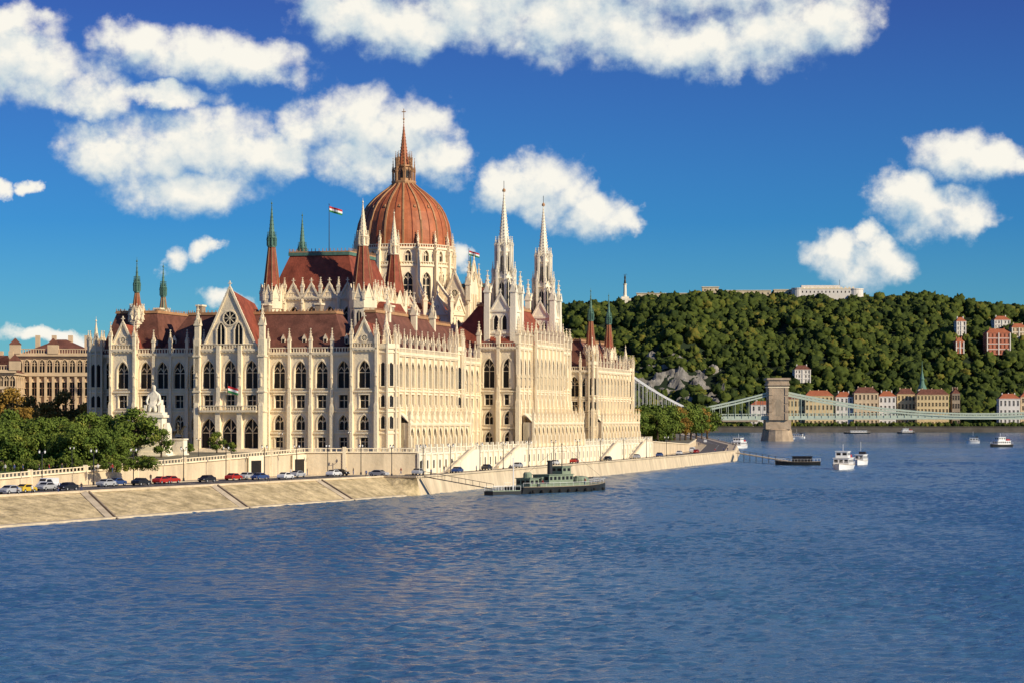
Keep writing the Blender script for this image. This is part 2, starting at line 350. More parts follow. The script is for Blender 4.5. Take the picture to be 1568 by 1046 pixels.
# ---------- roofs
r=MB()
def roof(x0,x1,y0,y1,z0,z1,ix,iy,m='roof_red',cr=True):
    r.frus(x0,x1,y0,y1,z0,z1,ix,iy,m)
    r.box(x0+ix-.25,x1-ix+.25,y0+iy-.25,y1-iy+.25,z1+.001,z1+.35,'rib_tan')
    if cr:
        for yy in (y0+iy,y1-iy): crest(r,x0+ix,x1-ix,yy,z1+.35)
        for xx in (x0+ix,x1-ix): crest(r,y0+iy,y1-iy,xx,z1+.352,alongx=False)
def dorm(x,y,z,s=1.0,ax='y',sg=-1,m='stone'):
    d={'y':X if sg<0 else Xm,'x':Yp if sg>0 else Ym}[ax]; r.frame((x,y),d)
    r.box(-.6*s,.6*s,-1.5*s,0,z,z+1.6*s,m); r.poly([(-.75*s,.02,z+1.6*s),(.75*s,.02,z+1.6*s),(0,.02,z+3*s)],m); r.poly([(-.35*s,.03,z+.2*s),(.35*s,.03,z+.2*s),(.35*s,.03,z+1.5*s),(-.35*s,.03,z+1.5*s)],'glass_and_dark_openings')
    r.poly([(-.75*s,.02,z+1.6*s),(0,.02,z+3*s),(0,-2.6*s,z+3*s),(-.75*s,-2*s,z+1.6*s)],'roof_brown'); r.poly([(.75*s,.02,z+1.6*s),(0,.02,z+3*s),(0,-2.6*s,z+3*s),(.75*s,-2*s,z+1.6*s)],'roof_brown'); r.fr=None
for sg in (1,-1):
    def yy(a,b): return (a,b) if sg==1 else (-b,-a)
    roof(-19,28,*yy(-132.8,-116),ZT,41,5,6,'roof_brown')
    roof(24.5,38,*yy(-131,-79),ZT,41.2,5.5,5,'roof_brown')
    roof(-35,-19.5,*yy(-131,-104),ZT,41.6,2.5,4,'roof_brown')
    roof(-35,-22,*yy(-104,-78),ZT,40,5,4,'roof_brown')
    roof(14,30.5,*yy(-78,-29),ZT,41.5,7,4,'roof_brown'); roof(-19,-6,*yy(-78,-29),ZT,40.5,6,4,'roof_brown')
    r.box(-22,25,*yy(-116,-78),ZT-.2,ZT+.6,'roof_brown')
    y0,y1=yy(-58,-14); r.box(-5,12,y0,y1,31,42.5,'stone'); roof(-5.6,12.6,y0,y1,42.5,50,7,2,'roof_red')
for i in range(4): dorm(11.6+i*5.2,-131.2,ZT+2,.8)
for i in range(3): dorm(-21+i*5.2,-131.2,ZT+2,.8)
for i in range(9): dorm(36.6,-124+i*5,ZT+2,.9,'x',1); dorm(36.6,82+i*5,ZT+2,.9,'x',1)
r.poly([(-5.6,-137.6,ZT+.8),(1,-137.6,ZT+14.6),(1,-122,ZT+12),(-5.6,-122,ZT+.8)],'roof_red')
r.poly([(7.6,-137.6,ZT+.8),(1,-137.6,ZT+14.6),(1,-122,ZT+12),(7.6,-122,ZT+.8)],'roof_red')
r.poly([(-5.6,-122,ZT+.8),(7.6,-122,ZT+.8),(1,-122,ZT+12)],'roof_red')
for gx in (-30,30):
    for sx in (0,6): r.poly([(gx+sx,-135.2,ZT+1),(gx+3,-135.2,ZT+7),(gx+3,-127,ZT+6.6),(gx+sx,-127,ZT+1)],'roof_red')
roof(20,41,-28,28,36,47.5,8,7,'roof_red'); roof(-29,-16,-28,28,36,45,5,5,'roof_brown')
roof(9.5,21,-29,-17,36,44,4,4,'roof_red'); roof(9.5,21,17,29,36,44,4,4,'roof_red')
for (x,y) in ((5,-124),(18,-124),(-12,-124),(31,-110),(31,-92),(22,-60),(-28,-112)): r.box(x-.7,x+.7,y-1.2,y+1.2,38,43.2,'stone_dark'); r.box(x-.9,x+.9,y-1.4,y+1.4,43.2,43.6,'stone')
r.obj('roofs',parl)
# ---------- chambers
c=MB(); RCH=[(32,46,2.8,36,44.6,'arch')]
def conetur(mb,x,y,zb,zc,zl,zt,r0,m='roof_red',top='copper_green',st='stone'):
    mb.lathe(x,y,[(r0,30),(r0,zb),(r0+.3,zb),(r0+.35,zc)],8,st,math.pi/8)
    for j in range(8):
        a=j*math.pi/4; xx=x+math.cos(a)*r0*.925; yy=y+math.sin(a)*r0*.925; mb.frame((xx,yy),(-math.sin(a),math.cos(a)))
        mb.poly([(-.6,.03,zb-5),(.6,.03,zb-5),(.6,.03,zb-1.4),(0,.03,zb-.5),(-.6,.03,zb-1.4)],'glass_and_dark_openings'); mb.box(-.06,.06,.03,.12,zb-5,zb-.6,st)
        mb.poly([(-1.1,.4,zc-1),(1.1,.4,zc-1),(0,.4,zc+2.4)],st); mb.beam((-1.15,.42,zc-1),(0,.42,zc+2.5),.25,st); mb.beam((1.15,.42,zc-1),(0,.42,zc+2.5),.25,st)
        mb.fr=None
        a+=math.pi/8; pinn(mb,x+math.cos(a)*(r0+.3),y+math.sin(a)*(r0+.3),zc-1.5,4.2,.6,st)
    mb.lathe(x,y,[(r0*.95,zc),(r0*.36,zl)],8,m,math.pi/8)
    for j in range(8):
        a=math.pi/8+j*math.pi/4; mb.beam((x+math.cos(a)*r0*.95,y+math.sin(a)*r0*.95,zc),(x+math.cos(a)*r0*.37,y+math.sin(a)*r0*.37,zl),.16,'rib_tan')
    q=r0*.36; mb.lathe(x,y,[(q,zl),(q+.25,zl+.1),(q+.25,zl+.4),(q,zl+.5),(q,zl+2.2),(q+.3,zl+2.4),(q+.3,zl+2.7)],8,st if top!='copper_green' else 'copper_green',math.pi/8)
    for j in range(8):
        a=math.pi/8+j*math.pi/4; pinn(mb,x+math.cos(a)*(q+.2),y+math.sin(a)*(q+.2),zl+.4,3.4,.35,st if top!='copper_green' else top)
    spire(mb,x,y,zl+2.5,zt,q*.95,8,top,.9,st if top!='copper_green' else top)
for sg in (1,-1):
    y0,y1=(-90,-58) if sg==1 else (58,90)
    facade(c,(-8,y0),X,24,5,RCH,47,pier=.7,pin=4); facade(c,(16,y0),Yp,32,6,RCH,47,pier=.7,pin=4); facade(c,(-8,y1),Ym,32,6,RCH,47,pier=.9,pin=4); facade(c,(16,y1),Xm,24,5,RCH,47,pier=.9,pin=4)
    c.box(-7.05,15.05,y0+.95,y1-.95,31,46.9,'stone')
    for i in range(5): gable(c,(-8+i*4.8+.6,y0-.3),X,3.6,47,3.2,rose=False,depth=.3)
    for i in range(6): gable(c,(16.3,y0+i*5.33+.6),Yp,4.1,47,3.4,rose=False,depth=.3)
    c.frus(-7.5,15.5,y0+.5,y1-.5,47,57.8,3.6,5,'roof_red'); c.box(-4.2,12.2,y0+5.2,y1-5.2,57.8,58.6,'copper_green'); 
    for q in (y0+5.4,y1-5.4): crest(c,-4,12,q,58.6,'rib_tan',True,1)
    for q in (-4,12): crest(c,y0+5.4,y1-5.4,q,58.602,'rib_tan',False,1)
    ts=((-6,-92,'copper_green',2.4),(17.5,-90,'stone',3.2),(-10.5,-57,'copper_green',2.4),(15.5,-58,'stone',3.2))
    for (tx,ty,tp,rr) in ts: conetur(c,tx,ty*sg,44,47.5,59.5,70.5,rr,top=tp)
    for xx in (17,-14): 
        c.box(xx,xx+5,y0+6,y1-6,31,41,'stone'); c.frus(xx-.3,xx+5.3,y0+5.7,y1-5.7,41,46,2.2,3,'roof_red')
for (x,y) in ((-27,-127.5),(-29,-107)): conetur(c,x,y,39,41,46.5,54,1.35,m='copper_green' if y>-110 else 'roof_red')
for (x,y) in ((36.5,83),(36,112),(-27,127),(-29,108)): conetur(c,x,y,36,37.5,47.5,57,1.9)
for (x,y) in ((33,-81),(34,-100),(33,-118)): pinn(c,x,y,38,9,1.3)
c.obj('assembly_chambers',parl)
# ---------- river towers
t=MB()
def rtower(x,y):
    S='stone_white'
    t.box(x-3.7,x+3.7,y-3.7,y+3.7,3,46,S)
    for zz in (24,34,40,46): t.box(x-4.05,x+4.05,y-4.05,y+4.05,zz-.3,zz+.3,S)
    for (o,d) in (((x-3.7,y-3.72),X),((x+3.72,y-3.7),Yp),((x+3.7,y+3.72),Xm),((x-3.72,y+3.7),Ym)):
        t.frame(o,d)
        for (za,zb) in ((25,32),(35,39),(40.8,45)):
            for cc in (2.5,4.9):
                pts=archpts(cc,1.3,zb-1.2); t.poly([(cc-.65,.04,za)]+[(a,.04,z) for a,z in pts]+[(cc+.65,.04,za)],'glass_and_dark_openings')
                for q in (-.8,.8): t.box(cc+q-.12,cc+q+.12,.0,.35,za,zb-.9,S)
                for (a,z),(a2,z2) in zip(pts,pts[1:]): t.beam((a,.12,z),(a2,.12,z2),.2,S)
        t.fr=None; gable(t,(o[0]+d[0]*1.2,o[1]+d[1]*1.2),d,5,46,4.4,S,False,.3)
    for sx in (-1,1):
        for sy in (-1,1):
            t.box(x+sx*3.7-.8,x+sx*3.7+.8,y+sy*3.7-.8,y+sy*3.7+.8,8,47,S); pinn(t,x+sx*3.7,y+sy*3.7,47,10,1.5,S)
            t.beam((x+sx*3.6,y+sy*3.6,50),(x+sx*2,y+sy*2,55),.35,S)
    def stage(r,z0,z1,ph,wn):
        t.lathe(x,y,[(r*.82,z0),(r*.82,z1)],8,S,math.pi/8)
        t.lathe(x,y,[(r*.82,z1-.4),(r*1.02,z1),(r*1.02,z1+.3),(r*.7,z1+.4)],8,S,math.pi/8)
        for j in range(8):
            a=math.pi/8+j*math.pi/4; px=x+math.cos(a)*r;py=y+math.sin(a)*r
            t.box(px-.3,px+.3,py-.3,py+.3,z0,z1,S); pinn(t,px,py,z1,ph,.6,S)
            a=j*math.pi/4; rr=r*.82*.925; t.frame((x+math.cos(a)*rr,y+math.sin(a)*rr),(-math.sin(a),math.cos(a)))
            t.poly([(-wn,.04,z0+1.2),(wn,.04,z0+1.2),(wn,.04,z1-1.8),(0,.04,z1-.8),(-wn,.04,z1-1.8)],'glass_and_dark_openings')
            t.box(-.07,.07,.05,.15,z0+1,z1-1,S)
            t.beam((-wn*1.6,.3,z1-.3),(0,.3,z1+1.8),.18,S); t.beam((wn*1.6,.3,z1-.3),(0,.3,z1+1.8),.18,S); t.poly([(-wn*1.6,.25,z1-.3),(wn*1.6,.25,z1-.3),(0,.25,z1+1.8)],S)
            t.fr=None
    stage(3.1,46,55,4.5,.65); stage(2.3,55,62.5,4,.45)
    spire(t,x,y,62.5,79.3,1.7,8,S,.85)
    t.lathe(x,y,[(.45,79),(.5,79.5),(.1,80)],8,'rib_tan'); t.beam((x,y,80),(x,y,82),.12,'dark_metal')
rtower(36,-22.5); rtower(36,22.5)
t.obj('river_towers',parl)
# ---------- dome
d=MB(); N=16
def ring(r,z0,z1,wn,sill,top,m='stone',pin=0,pw=.8,pr=0.6):
    e=2*r*math.sin(math.pi/N); ap=r*math.cos(math.pi/N)
    for j in range(N):
        a=2*math.pi*j/N; dd=(-math.sin(a),math.cos(a)); d.frame((ap*math.cos(a)-dd[0]*e/2,ap*math.sin(a)-dd[1]*e/2),dd)
        wcell(d,0,e,z0,z1,wn,sill,top,'arch',m,.6); d.box(0,e,0.0,.45,z1-.4,z1,m); d.box(0,e,.01,.35,z0,z0+.4,m); balustrade(d,0,e,.2,z1+.002,m,1)
        d.fr=None
        a+=math.pi/N; px=(r+pr)*math.cos(a);py=(r+pr)*math.sin(a)
        d.frame((px,py),(-math.sin(a),math.cos(a))); d.box(-pw/2,pw/2,-pr-.2,pw/2,z0,z1+.6,m)
        if pin: pinn(d,0,0,z1+.6,pin,pw,m)
        d.fr=None
d.lathe(0,0,[(20.5,30),(20.5,38)],16,'stone',math.pi/16)
ring(20.5,36,46,2.8,38,44.5,pin=7,pw=1.2); d.lathe(0,0,[(20.6,46.2),(14.4,49.5)],16,'roof_red',math.pi/16)
for j in range(N):
    a=2*math.pi*j/N; dd=(-math.sin(a),math.cos(a)); ap=20.4
    gable(d,(ap*math.cos(a)-dd[0]*2.6,ap*math.sin(a)-dd[1]*2.6),dd,5.2,46.2,4.6,'stone',True,.4)
ring(14.2,46,60,2.6,49.5,58,pin=6,pw=.8); 
ring(13.9,60,65,1.7,61,64.2,pin=4,pw=.6,pr=.3)
for j in range(N):
    a=2*math.pi*j/N+math.pi/N; ca,sa=math.cos(a),math.sin(a)
    for (z1,z2) in ((50,56),(47,52)): d.beam((20.8*ca,20.8*sa,z1),(14.4*ca,14.4*sa,z2),.5,'stone',.7)
prof=[(13.6,65.5),(13.6,67.5),(13.45,70),(12.9,72.8),(11.9,75.5),(10.5,77.8),(8.6,79.8),(6.4,81.6),(4.3,83.1),(2.7,84.6)]
d.lathe(0,0,[(13.9,64.8),(13.9,65.4)]+prof,64,'dome_red')
for j in range(32):
    a=2*math.pi*(j+.5)/32; ca,sa=math.cos(a),math.sin(a); wd=.5 if j%2 else .22
    mm='rib_tan' if j%2 else 'roof_red'
    for (r1,z1),(r2,z2) in zip(prof,prof[1:]): d.beam((r1*ca,r1*sa,z1),(r2*ca,r2*sa,z2),wd,mm,.5 if j%2 else .2)
for j in range(N):
    a=2*math.pi*(j+.5)/N; dd=(-math.sin(a),math.cos(a))
    for (rr,zz,s) in ((13.5,67.2,.7),(11.1,76,.5)):
        d.frame((rr*math.cos(a),rr*math.sin(a)),dd); d.box(-.5*s,.5*s,-1,0.25,zz,zz+1.5*s,'rib_tan'); d.poly([(-.3*s,.27,zz+.1),(.3*s,.27,zz+.1),(.3*s,.27,zz+1.3*s),(-.3*s,.27,zz+1.3*s)],'glass_and_dark_openings'); d.frus(-.7*s,.7*s,-1,.4,zz+1.5*s,zz+3*s,.65*s,.5,'rib_tan'); d.fr=None
G='rib_tan'
d.lathe(0,0,[(3.2,83.6),(3.6,84.6),(3.6,85),(2.2,85.1),(2.0,89),(2.5,89.2),(2.5,89.6)],8,G,math.pi/8)
for j in range(8):
    a=math.pi/8+j*math.pi/4; ca,sa=math.cos(a),math.sin(a); pinn(d,3.1*ca,3.1*sa,85,6.5,.5,G); d.beam((3.1*ca,3.1*sa,88),(1.9*ca,1.9*sa,90),.2,G); pinn(d,2.3*ca,2.3*sa,89.5,4,.4,G)
    a=j*math.pi/4; d.frame((1.95*math.cos(a),1.95*math.sin(a)),(-math.sin(a),math.cos(a))); d.poly([(-.4,.05,85.4),(.4,.05,85.4),(.4,.05,87.6),(0,.05,88.5),(-.4,.05,87.6)],'glass_and_dark_openings'); d.fr=None
spire(d,0,0,89.5,102,1.5,8,'dome_red',.9,G); d.beam((0,0,102),(0,0,106),.18,G); d.lathe(0,0,[(.05,102.6),(.35,103),(.05,103.4)],8,G)
d.box(-.6,.6,-.08,.08,105,105.25,G)
d.obj('dome',parl)
# ------------------------------------------------------------ flags
def flagpole(name,x,y,z,h,s=.55):
    m=MB(); m.lathe(0,0,[(.12,0),(.07,h),(.14,h+.1),(.02,h+.4)],8,'dark_metal')
    for k,mm in enumerate(('flag_red','white_paint','flag_green')):
        for i in range(6):
            x0,x1=i*s,(i+1)*s; f=lambda q:.25*math.sin(q*2.2); dz=lambda q:-.3*q
            za=h-.3-k*.5
            m.poly([(x0+.1,f(x0),za+dz(x0)),(x1+.1,f(x1),za+dz(x1)),(x1+.1,f(x1),za-.5+dz(x1)),(x0+.1,f(x0),za-.5+dz(x0))],mm)
    m.obj(name,None,(x,y,z))
x,y,_=pl(3,-74); flagpole('flagpole',x,y,58.6,13)
x,y,_=pl(-2,76); flagpole('flagpole',x,y,58.6,12)
x,y,_=pl(1,-139.5); flagpole('flagpole',x,y,18.4,6,.4)
# ------------------------------------------------------------ ground, quay
def lp(t,s): q=pl(t,s); return (q[0],q[1])
ST=[((-162,114),(-169,146),(-179,193),5.5),((-76,349),(-83,381),(-93,428),5.5),((-22,497),(-28,511),(-47,533),8.8),((-19.5,506),(-20.5,507),(-28,536),8.8),
 (lp(55.5,-134),lp(54.5,-134),lp(46.2,-136),8.75),(lp(55.5,134),lp(54.5,134),lp(46.2,134),8.75),((89.5,931),(88,931),(70,931),6.5),((112,1150),(110,1150),(90,1150),6.5),((150,1900),(148,1900),(130,1900),6.5),((230,3000),(228,3000),(200,3000),6.5)]
g=MB()
for i in range(len(ST)-1):
    a,b=ST[i],ST[i+1]
    g.poly([(*a[2],a[3]),(*b[2],b[3]),(-7000,b[2][1],b[3]),(-7000,a[2][1],a[3])],'earth')
g.poly([(-7000,3000,6.5),(200,3000,6.5),(7000,3000,6.5),(9000,12000,6.5),(-9000,12000,6.5)],'earth')
g.poly([(-7000,-500,5.5),(-400,-500,5.5),(-179,193,5.5),(-7000,193,5.5)],'earth')
g.obj('ground')
g=MB(); g.poly([(200,2999.9,6.6),(7000,2999.9,6.6),(7000,2992,-1),(200,2992,-1)],'quay_dark'); g.box(200,3000,2999,3000.5,6.5,7.6,'quay_dark'); g.obj('far_embankment')
g=MB()
def lerp(a,b,t): return (a[0]+(b[0]-a[0])*t,a[1]+(b[1]-a[1])*t)
for i in range(len(ST)-1):
    a,b=ST[i],ST[i+1]
    g.poly([(*a[1],3.8),(*b[1],3.8),(*b[2],3.8),(*a[2],3.8)],'promenade')
g.obj('quay_promenade')
g=MB()
for i in range(len(ST)-2):
    a,b=ST[i],ST[i+1]; f0,f1=(.18,.72) if i<2 else (.2,.75)
    g.poly([(*lerp(a[1],a[2],f0),3.806),(*lerp(b[1],b[2],f0),3.806),(*lerp(b[1],b[2],f1),3.806),(*lerp(a[1],a[2],f1),3.806)],'asphalt')
    L=math.hypot(b[1][0]-a[1][0],b[1][1]-a[1][1]); n=int(L/8)
    for k in range(n):
        t0,t1=k/n,(k+.45)/n
        p=lerp(lerp(a[1],a[2],.44),lerp(b[1],b[2],.44),t0);q=lerp(lerp(a[1],a[2],.44),lerp(b[1],b[2],.44),t1)
        p2=lerp(lerp(a[1],a[2],.45),lerp(b[1],b[2],.45),t0);q2=lerp(lerp(a[1],a[2],.45),lerp(b[1],b[2],.45),t1)
        g.poly([(*p,3.812),(*q,3.812),(*q2,3.812),(*p2,3.812)],'white_paint')
    for f in (f0,f1):
        p=lerp(a[1],a[2],f);q=lerp(b[1],b[2],f); g.beam((*p,3.86),(*q,3.86),.3,'wall_stone',.14)
g.obj('quay_road')
g=MB()
for i in range(len(ST)-1):
    a,b=ST[i],ST[i+1]
    if i<3:
        nn=60 if i<2 else 6; mm=8
        def sp_(t,h):
            A=lerp(a[0],b[0],t);B=lerp(a[1],b[1],t);P=lerp(A,B,h); z=-1+4.8*h
            if 0<h<1: z+=noise.noise((P[0]*.15,P[1]*.15,1))*.18
            return (P[0],P[1],z)
        for k in range(nn):
            for h in range(mm): g.poly([sp_(k/nn,h/mm),sp_((k+1)/nn,h/mm),sp_((k+1)/nn,(h+1)/mm),sp_(k/nn,(h+1)/mm)],'slope_stone')
    else: g.poly([(*a[0],-1),(*b[0],-1),(*b[1],3.8),(*a[1],3.8)],'wall_stone')
    g.beam((*a[1],3.95),(*b[1],3.95),.6,'wall_stone',.35)
    if i<2:
        for t in ((.9,) if i==0 else (.22,.53,.83)):
            p=lerp(a[0],b[0],t); q=lerp(a[1],b[1],t-.05 if i else t); g.beam((*p,-.85),(*q,3.9),1.3,'wall_stone',.3)
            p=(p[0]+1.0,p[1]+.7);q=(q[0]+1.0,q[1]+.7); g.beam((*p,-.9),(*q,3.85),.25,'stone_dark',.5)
        for hh in (.22,):
            p=lerp(a[0],a[1],hh);q=lerp(b[0],b[1],hh); g.beam((*p,-1+4.8*hh),(*q,-1+4.8*hh),2.0,'wall_stone',.5)
g.obj('embankment_slope')
g=MB()
for i in range(len(ST)-1):
    a,b=ST[i],ST[i+1]
    if i==4: continue
    g.poly([(*a[2],3.8),(*b[2],3.8),(*b[2],b[3]),(*a[2],a[3])],'wall_stone'); g.beam((*a[2],a[3]+.1),(*b[2],b[3]+.1),.7,'stone',.3)
    if i<4:
        L=math.hypot(b[2][0]-a[2][0],b[2][1]-a[2][1]); n=int(L/1.2)
        for k in range(n):
            p=lerp(a[2],b[2],k/n); z=a[3]+(b[3]-a[3])*k/n; g.box(p[0]-.12,p[0]+.12,p[1]-.12,p[1]+.12,z+.25,z+.9,'stone')
        g.beam((*a[2],a[3]+.95),(*b[2],b[3]+.95),.3,'stone',.16)
        for k in range(int(L/18)):
            p=lerp(a[2],b[2],(k+.5)/(L/18)); z=a[3]+(b[3]-a[3])*(k+.5)/(L/18); g.box(p[0]-.4,p[0]+.4,p[1]-.4,p[1]+.4,3.8,z+1.3,'stone')
for f in (.80,.97):
    p=lerp(ST[1][2],ST[2][2],f); dx,dy=.40,.916
    g.frame((p[0]+.25,p[1]-.1),(dx,dy)); g.box(-3.2,3.2,.02,.3,3.8,8.4,'stone'); g.poly([(-2.2,.32,3.82),(2.2,.32,3.82),(2.2,.32,7.4),(-2.2,.32,7.4)],'glass_and_dark_openings'); g.fr=None  # flat dark sheet painted for the shade inside each gateway, no glass
g.obj('retaining_wall')
g=MB()
def gz(Y): return 5.5 if Y<428 else (5.5+(Y-428)/107*3.3 if Y<535 else 8.8)
def quadstrip(x0,x1,x0b,x1b,Ya,Yb,off,m):
    n=8
    for i in range(n):
        t0,t1=i/n,(i+1)/n; ya,yb=Ya+(Yb-Ya)*t0,Ya+(Yb-Ya)*t1
        g.poly([(x0+(x0b-x0)*t0,ya,gz(ya)+off),(x1+(x1b-x1)*t0,ya,gz(ya)+off),(x1+(x1b-x1)*t1,yb,gz(yb)+off),(x0+(x0b-x0)*t1,yb,gz(yb)+off)],m)
quadstrip(-150,-99,-135,-62,440,522,.02,'grass')
g.obj('lawn')
# ------------------------------------------------------------ water
m=bpy.data.materials.new('water'); m.use_nodes=True; nt=m.node_tree; n=nt.nodes; l=nt.links; b=n['Principled BSDF']
b.inputs['Roughness'].default_value=0.15; b.inputs['IOR'].default_value=1.33
tc=n.new('ShaderNodeTexCoord')
def ntex(scx,scy,sc,det,ro=.6,rot=.15):
    mp=n.new('ShaderNodeMapping'); mp.inputs['Scale'].default_value=(scx,scy,1); mp.inputs['Rotation'].default_value=(0,0,rot); l.new(tc.outputs['Object'],mp.inputs[0])
    t=n.new('ShaderNodeTexNoise'); t.inputs['Scale'].default_value=sc; t.inputs['Detail'].default_value=det; t.inputs['Roughness'].default_value=ro; l.new(mp.outputs[0],t.inputs['Vector']); return t
t4=ntex(.6,1,1.8,3,.6,.1); t3=ntex(1,.5,.015,5,.6); 
r=n.new('ShaderNodeValToRGB'); r.color_ramp.elements[0].position=.36; r.color_ramp.elements[1].position=.66
r.color_ramp.elements[0].color=(.040,.120,.225,1); r.color_ramp.elements[1].color=(.070,.175,.290,1)
l.new(t3.outputs[0],r.inputs[0]); l.new(r.outputs[0],b.inputs['Base Color'])
bb=n.new('ShaderNodeBump'); bb.inputs['Distance'].default_value=.20; bb.inputs['Strength'].default_value=1; l.new(t4.outputs[0],bb.inputs['Height']); l.new(bb.outputs[0],b.inputs['Normal'])
MATS['water']=m
rs=np.random.RandomState(3); WV=[]
for k in range(130):
    lam=0.85*(5.5/0.85)**(rs.rand()**1.15); th=math.radians(98+rs.randn()*36); WV.append((lam,math.cos(th),math.sin(th),rs.rand()*6.283,(.020 if lam<3 else .015)*(1.0+.3*rs.randn())))
def patch(x0,x1,y0,y1,c):
    nx=int((x1-x0)/c)+1; ny=int((y1-y0)/c)+1; xs=np.linspace(x0,x1,nx); ys=np.linspace(y0,y1,ny); XX,YY=np.meshgrid(xs,ys)
    Z=np.zeros_like(XX); gust=.95+.14*np.sin(XX*.045+YY*.021+1)+.13*np.sin(YY*.043-XX*.03)+.12*np.sin(XX*.083+YY*.016+2)*np.sin(YY*.067+XX*.02)
    for (lam,cx,cy,ph,s) in WV:
        if lam<2.4*c: continue
        k=2*math.pi/lam; Z+=s/k*np.sin(k*(XX*cx+YY*cy)+ph)
    Z*=gust; Z=Z+1.4*np.maximum(Z,0)**2
    V=np.stack([XX.ravel(),YY.ravel(),Z.ravel()],1); idx=np.arange(nx*ny).reshape(ny,nx)
    F=np.stack([idx[:-1,:-1].ravel(),idx[:-1,1:].ravel(),idx[1:,1:].ravel(),idx[1:,:-1].ravel()],1); return V,F
PV=[];PF=[];off=0
for a in ((-90,90,100,330,.30),(-110,150,330,560,.5),(-40,220,560,900,.9),(0,310,900,1350,1.5)):
    V_,F_=patch(*a); PV.append(V_);PF.append(F_+off); off+=len(V_)
def rect(x0,x1,y0,y1):
    global off
    PV.append(np.array([(x0,y0,-.02),(x1,y0,-.02),(x1,y1,-.02),(x0,y1,-.02)],float)); PF.append(np.array([[0,1,2,3]])+off); off+=4
rect(-3000,6000,-1500,100); rect(-3000,6000,1350,3400)
for (x0,x1,y0,y1) in ((-90,90,100,330),(-110,150,330,560),(-40,220,560,900),(0,310,900,1350)): rect(-3000,x0,y0,y1); rect(x1,6000,y0,y1)
VV=np.vstack(PV);FF=np.vstack(PF); me=bpy.data.meshes.new('river_water'); me.vertices.add(len(VV)); me.vertices.foreach_set('co',VV.ravel()); me.loops.add(FF.size); me.loops.foreach_set('vertex_index',FF.ravel().astype(np.int32))
me.polygons.add(len(FF)); me.polygons.foreach_set('loop_start',np.arange(len(FF))*4); me.polygons.foreach_set('loop_total',np.full(len(FF),4)); me.update(calc_edges=True); me.polygons.foreach_set('use_smooth',[True]*len(FF)); me.materials.append(m)
o=bpy.data.objects.new('river_water',me); SC.collection.objects.link(o)
# ------------------------------------------------------------ hill
prof_x=[600,780,850,880,950,1000,1100,1200,1300,1400,1440,1500,1568,1700,1900]
prof_y=[600,520,474,468,464,456,454,456,458,454,462,472,476,484,520]
def ztop(X): 
    b=784+3600*X/3650; return 16.3+(642-np.interp(b,prof_x,prof_y))*3650/3600
def hz(X,Y):
    t=(Y-3040)/620; t=max(0,min(1,t)); f=math.sin(t*math.pi/2)**1.15
    nz=noise.noise((X*.006,Y*.006,0))*34*math.sin(math.pi*t)+noise.noise((X*.016,Y*.02,3))*17*math.sin(math.pi*t)
    z=7+(ztop(X)-7-8)*f+nz
    if Y>3660: z-=(Y-3660)*.05
    return z
nx,ny=150,70; V=[];F=[]
xs=np.linspace(-250,1250,nx); ys=np.linspace(3030,4100,ny)
for yv in ys:
    for xv in xs: V.append((xv,yv,hz(xv,yv)))
for j in range(ny-1):
    for i in range(nx-1): F.append((j*nx+i,j*nx+i+1,(j+1)*nx+i+1,(j+1)*nx+i))
me=bpy.data.meshes.new('hill'); me.from_pydata(V,[],F); me.materials.append(MATS['forest_floor']); me.update()
o=bpy.data.objects.new('wooded_hill',me); SC.collection.objects.link(o)
def on_hill(b,el):
    k=(b-784)/3600; e=(642-el)/3600
    Y=3040
    while Y<3660:
        if hz(k*Y,Y)>=16.3+e*Y: return k*Y,Y,hz(k*Y,Y)
        Y+=4
    return k*3660,3660,hz(k*3660,3660)
def isrock(X,Y,z):
    b=784+3600*X/Y; el=642-(z-16.3)*3600/Y
    q=((b-1032)/60)**2+((el-588)/18)**2
    return q+noise.noise((X*.03,z*.05,0))*1.1<1
rk=on_hill(1032,588)
import bmesh
def ico(sub):
    bm=bmesh.new(); bmesh.ops.create_icosphere(bm,subdivisions=sub,radius=1); v=np.array([p.co[:] for p in bm.verts]); f=np.array([[q.index for q in fc.verts] for fc in bm.faces]); bm.free(); return v,f
iv,if_=ico(3)
temps=[]
for k in range(10):
    vv=iv.copy(); el_=random.uniform(.75,1.15)
    for q in range(len(vv)):
        p=Vector(vv[q]); dsp=1+.48*noise.noise(p*1.7+Vector((k*7,0,0)))+.50*noise.noise(p*4.8+Vector((0,k*9,0)))
        vv[q]*=dsp
    vv[:,2]*=el_; temps.append(vv)
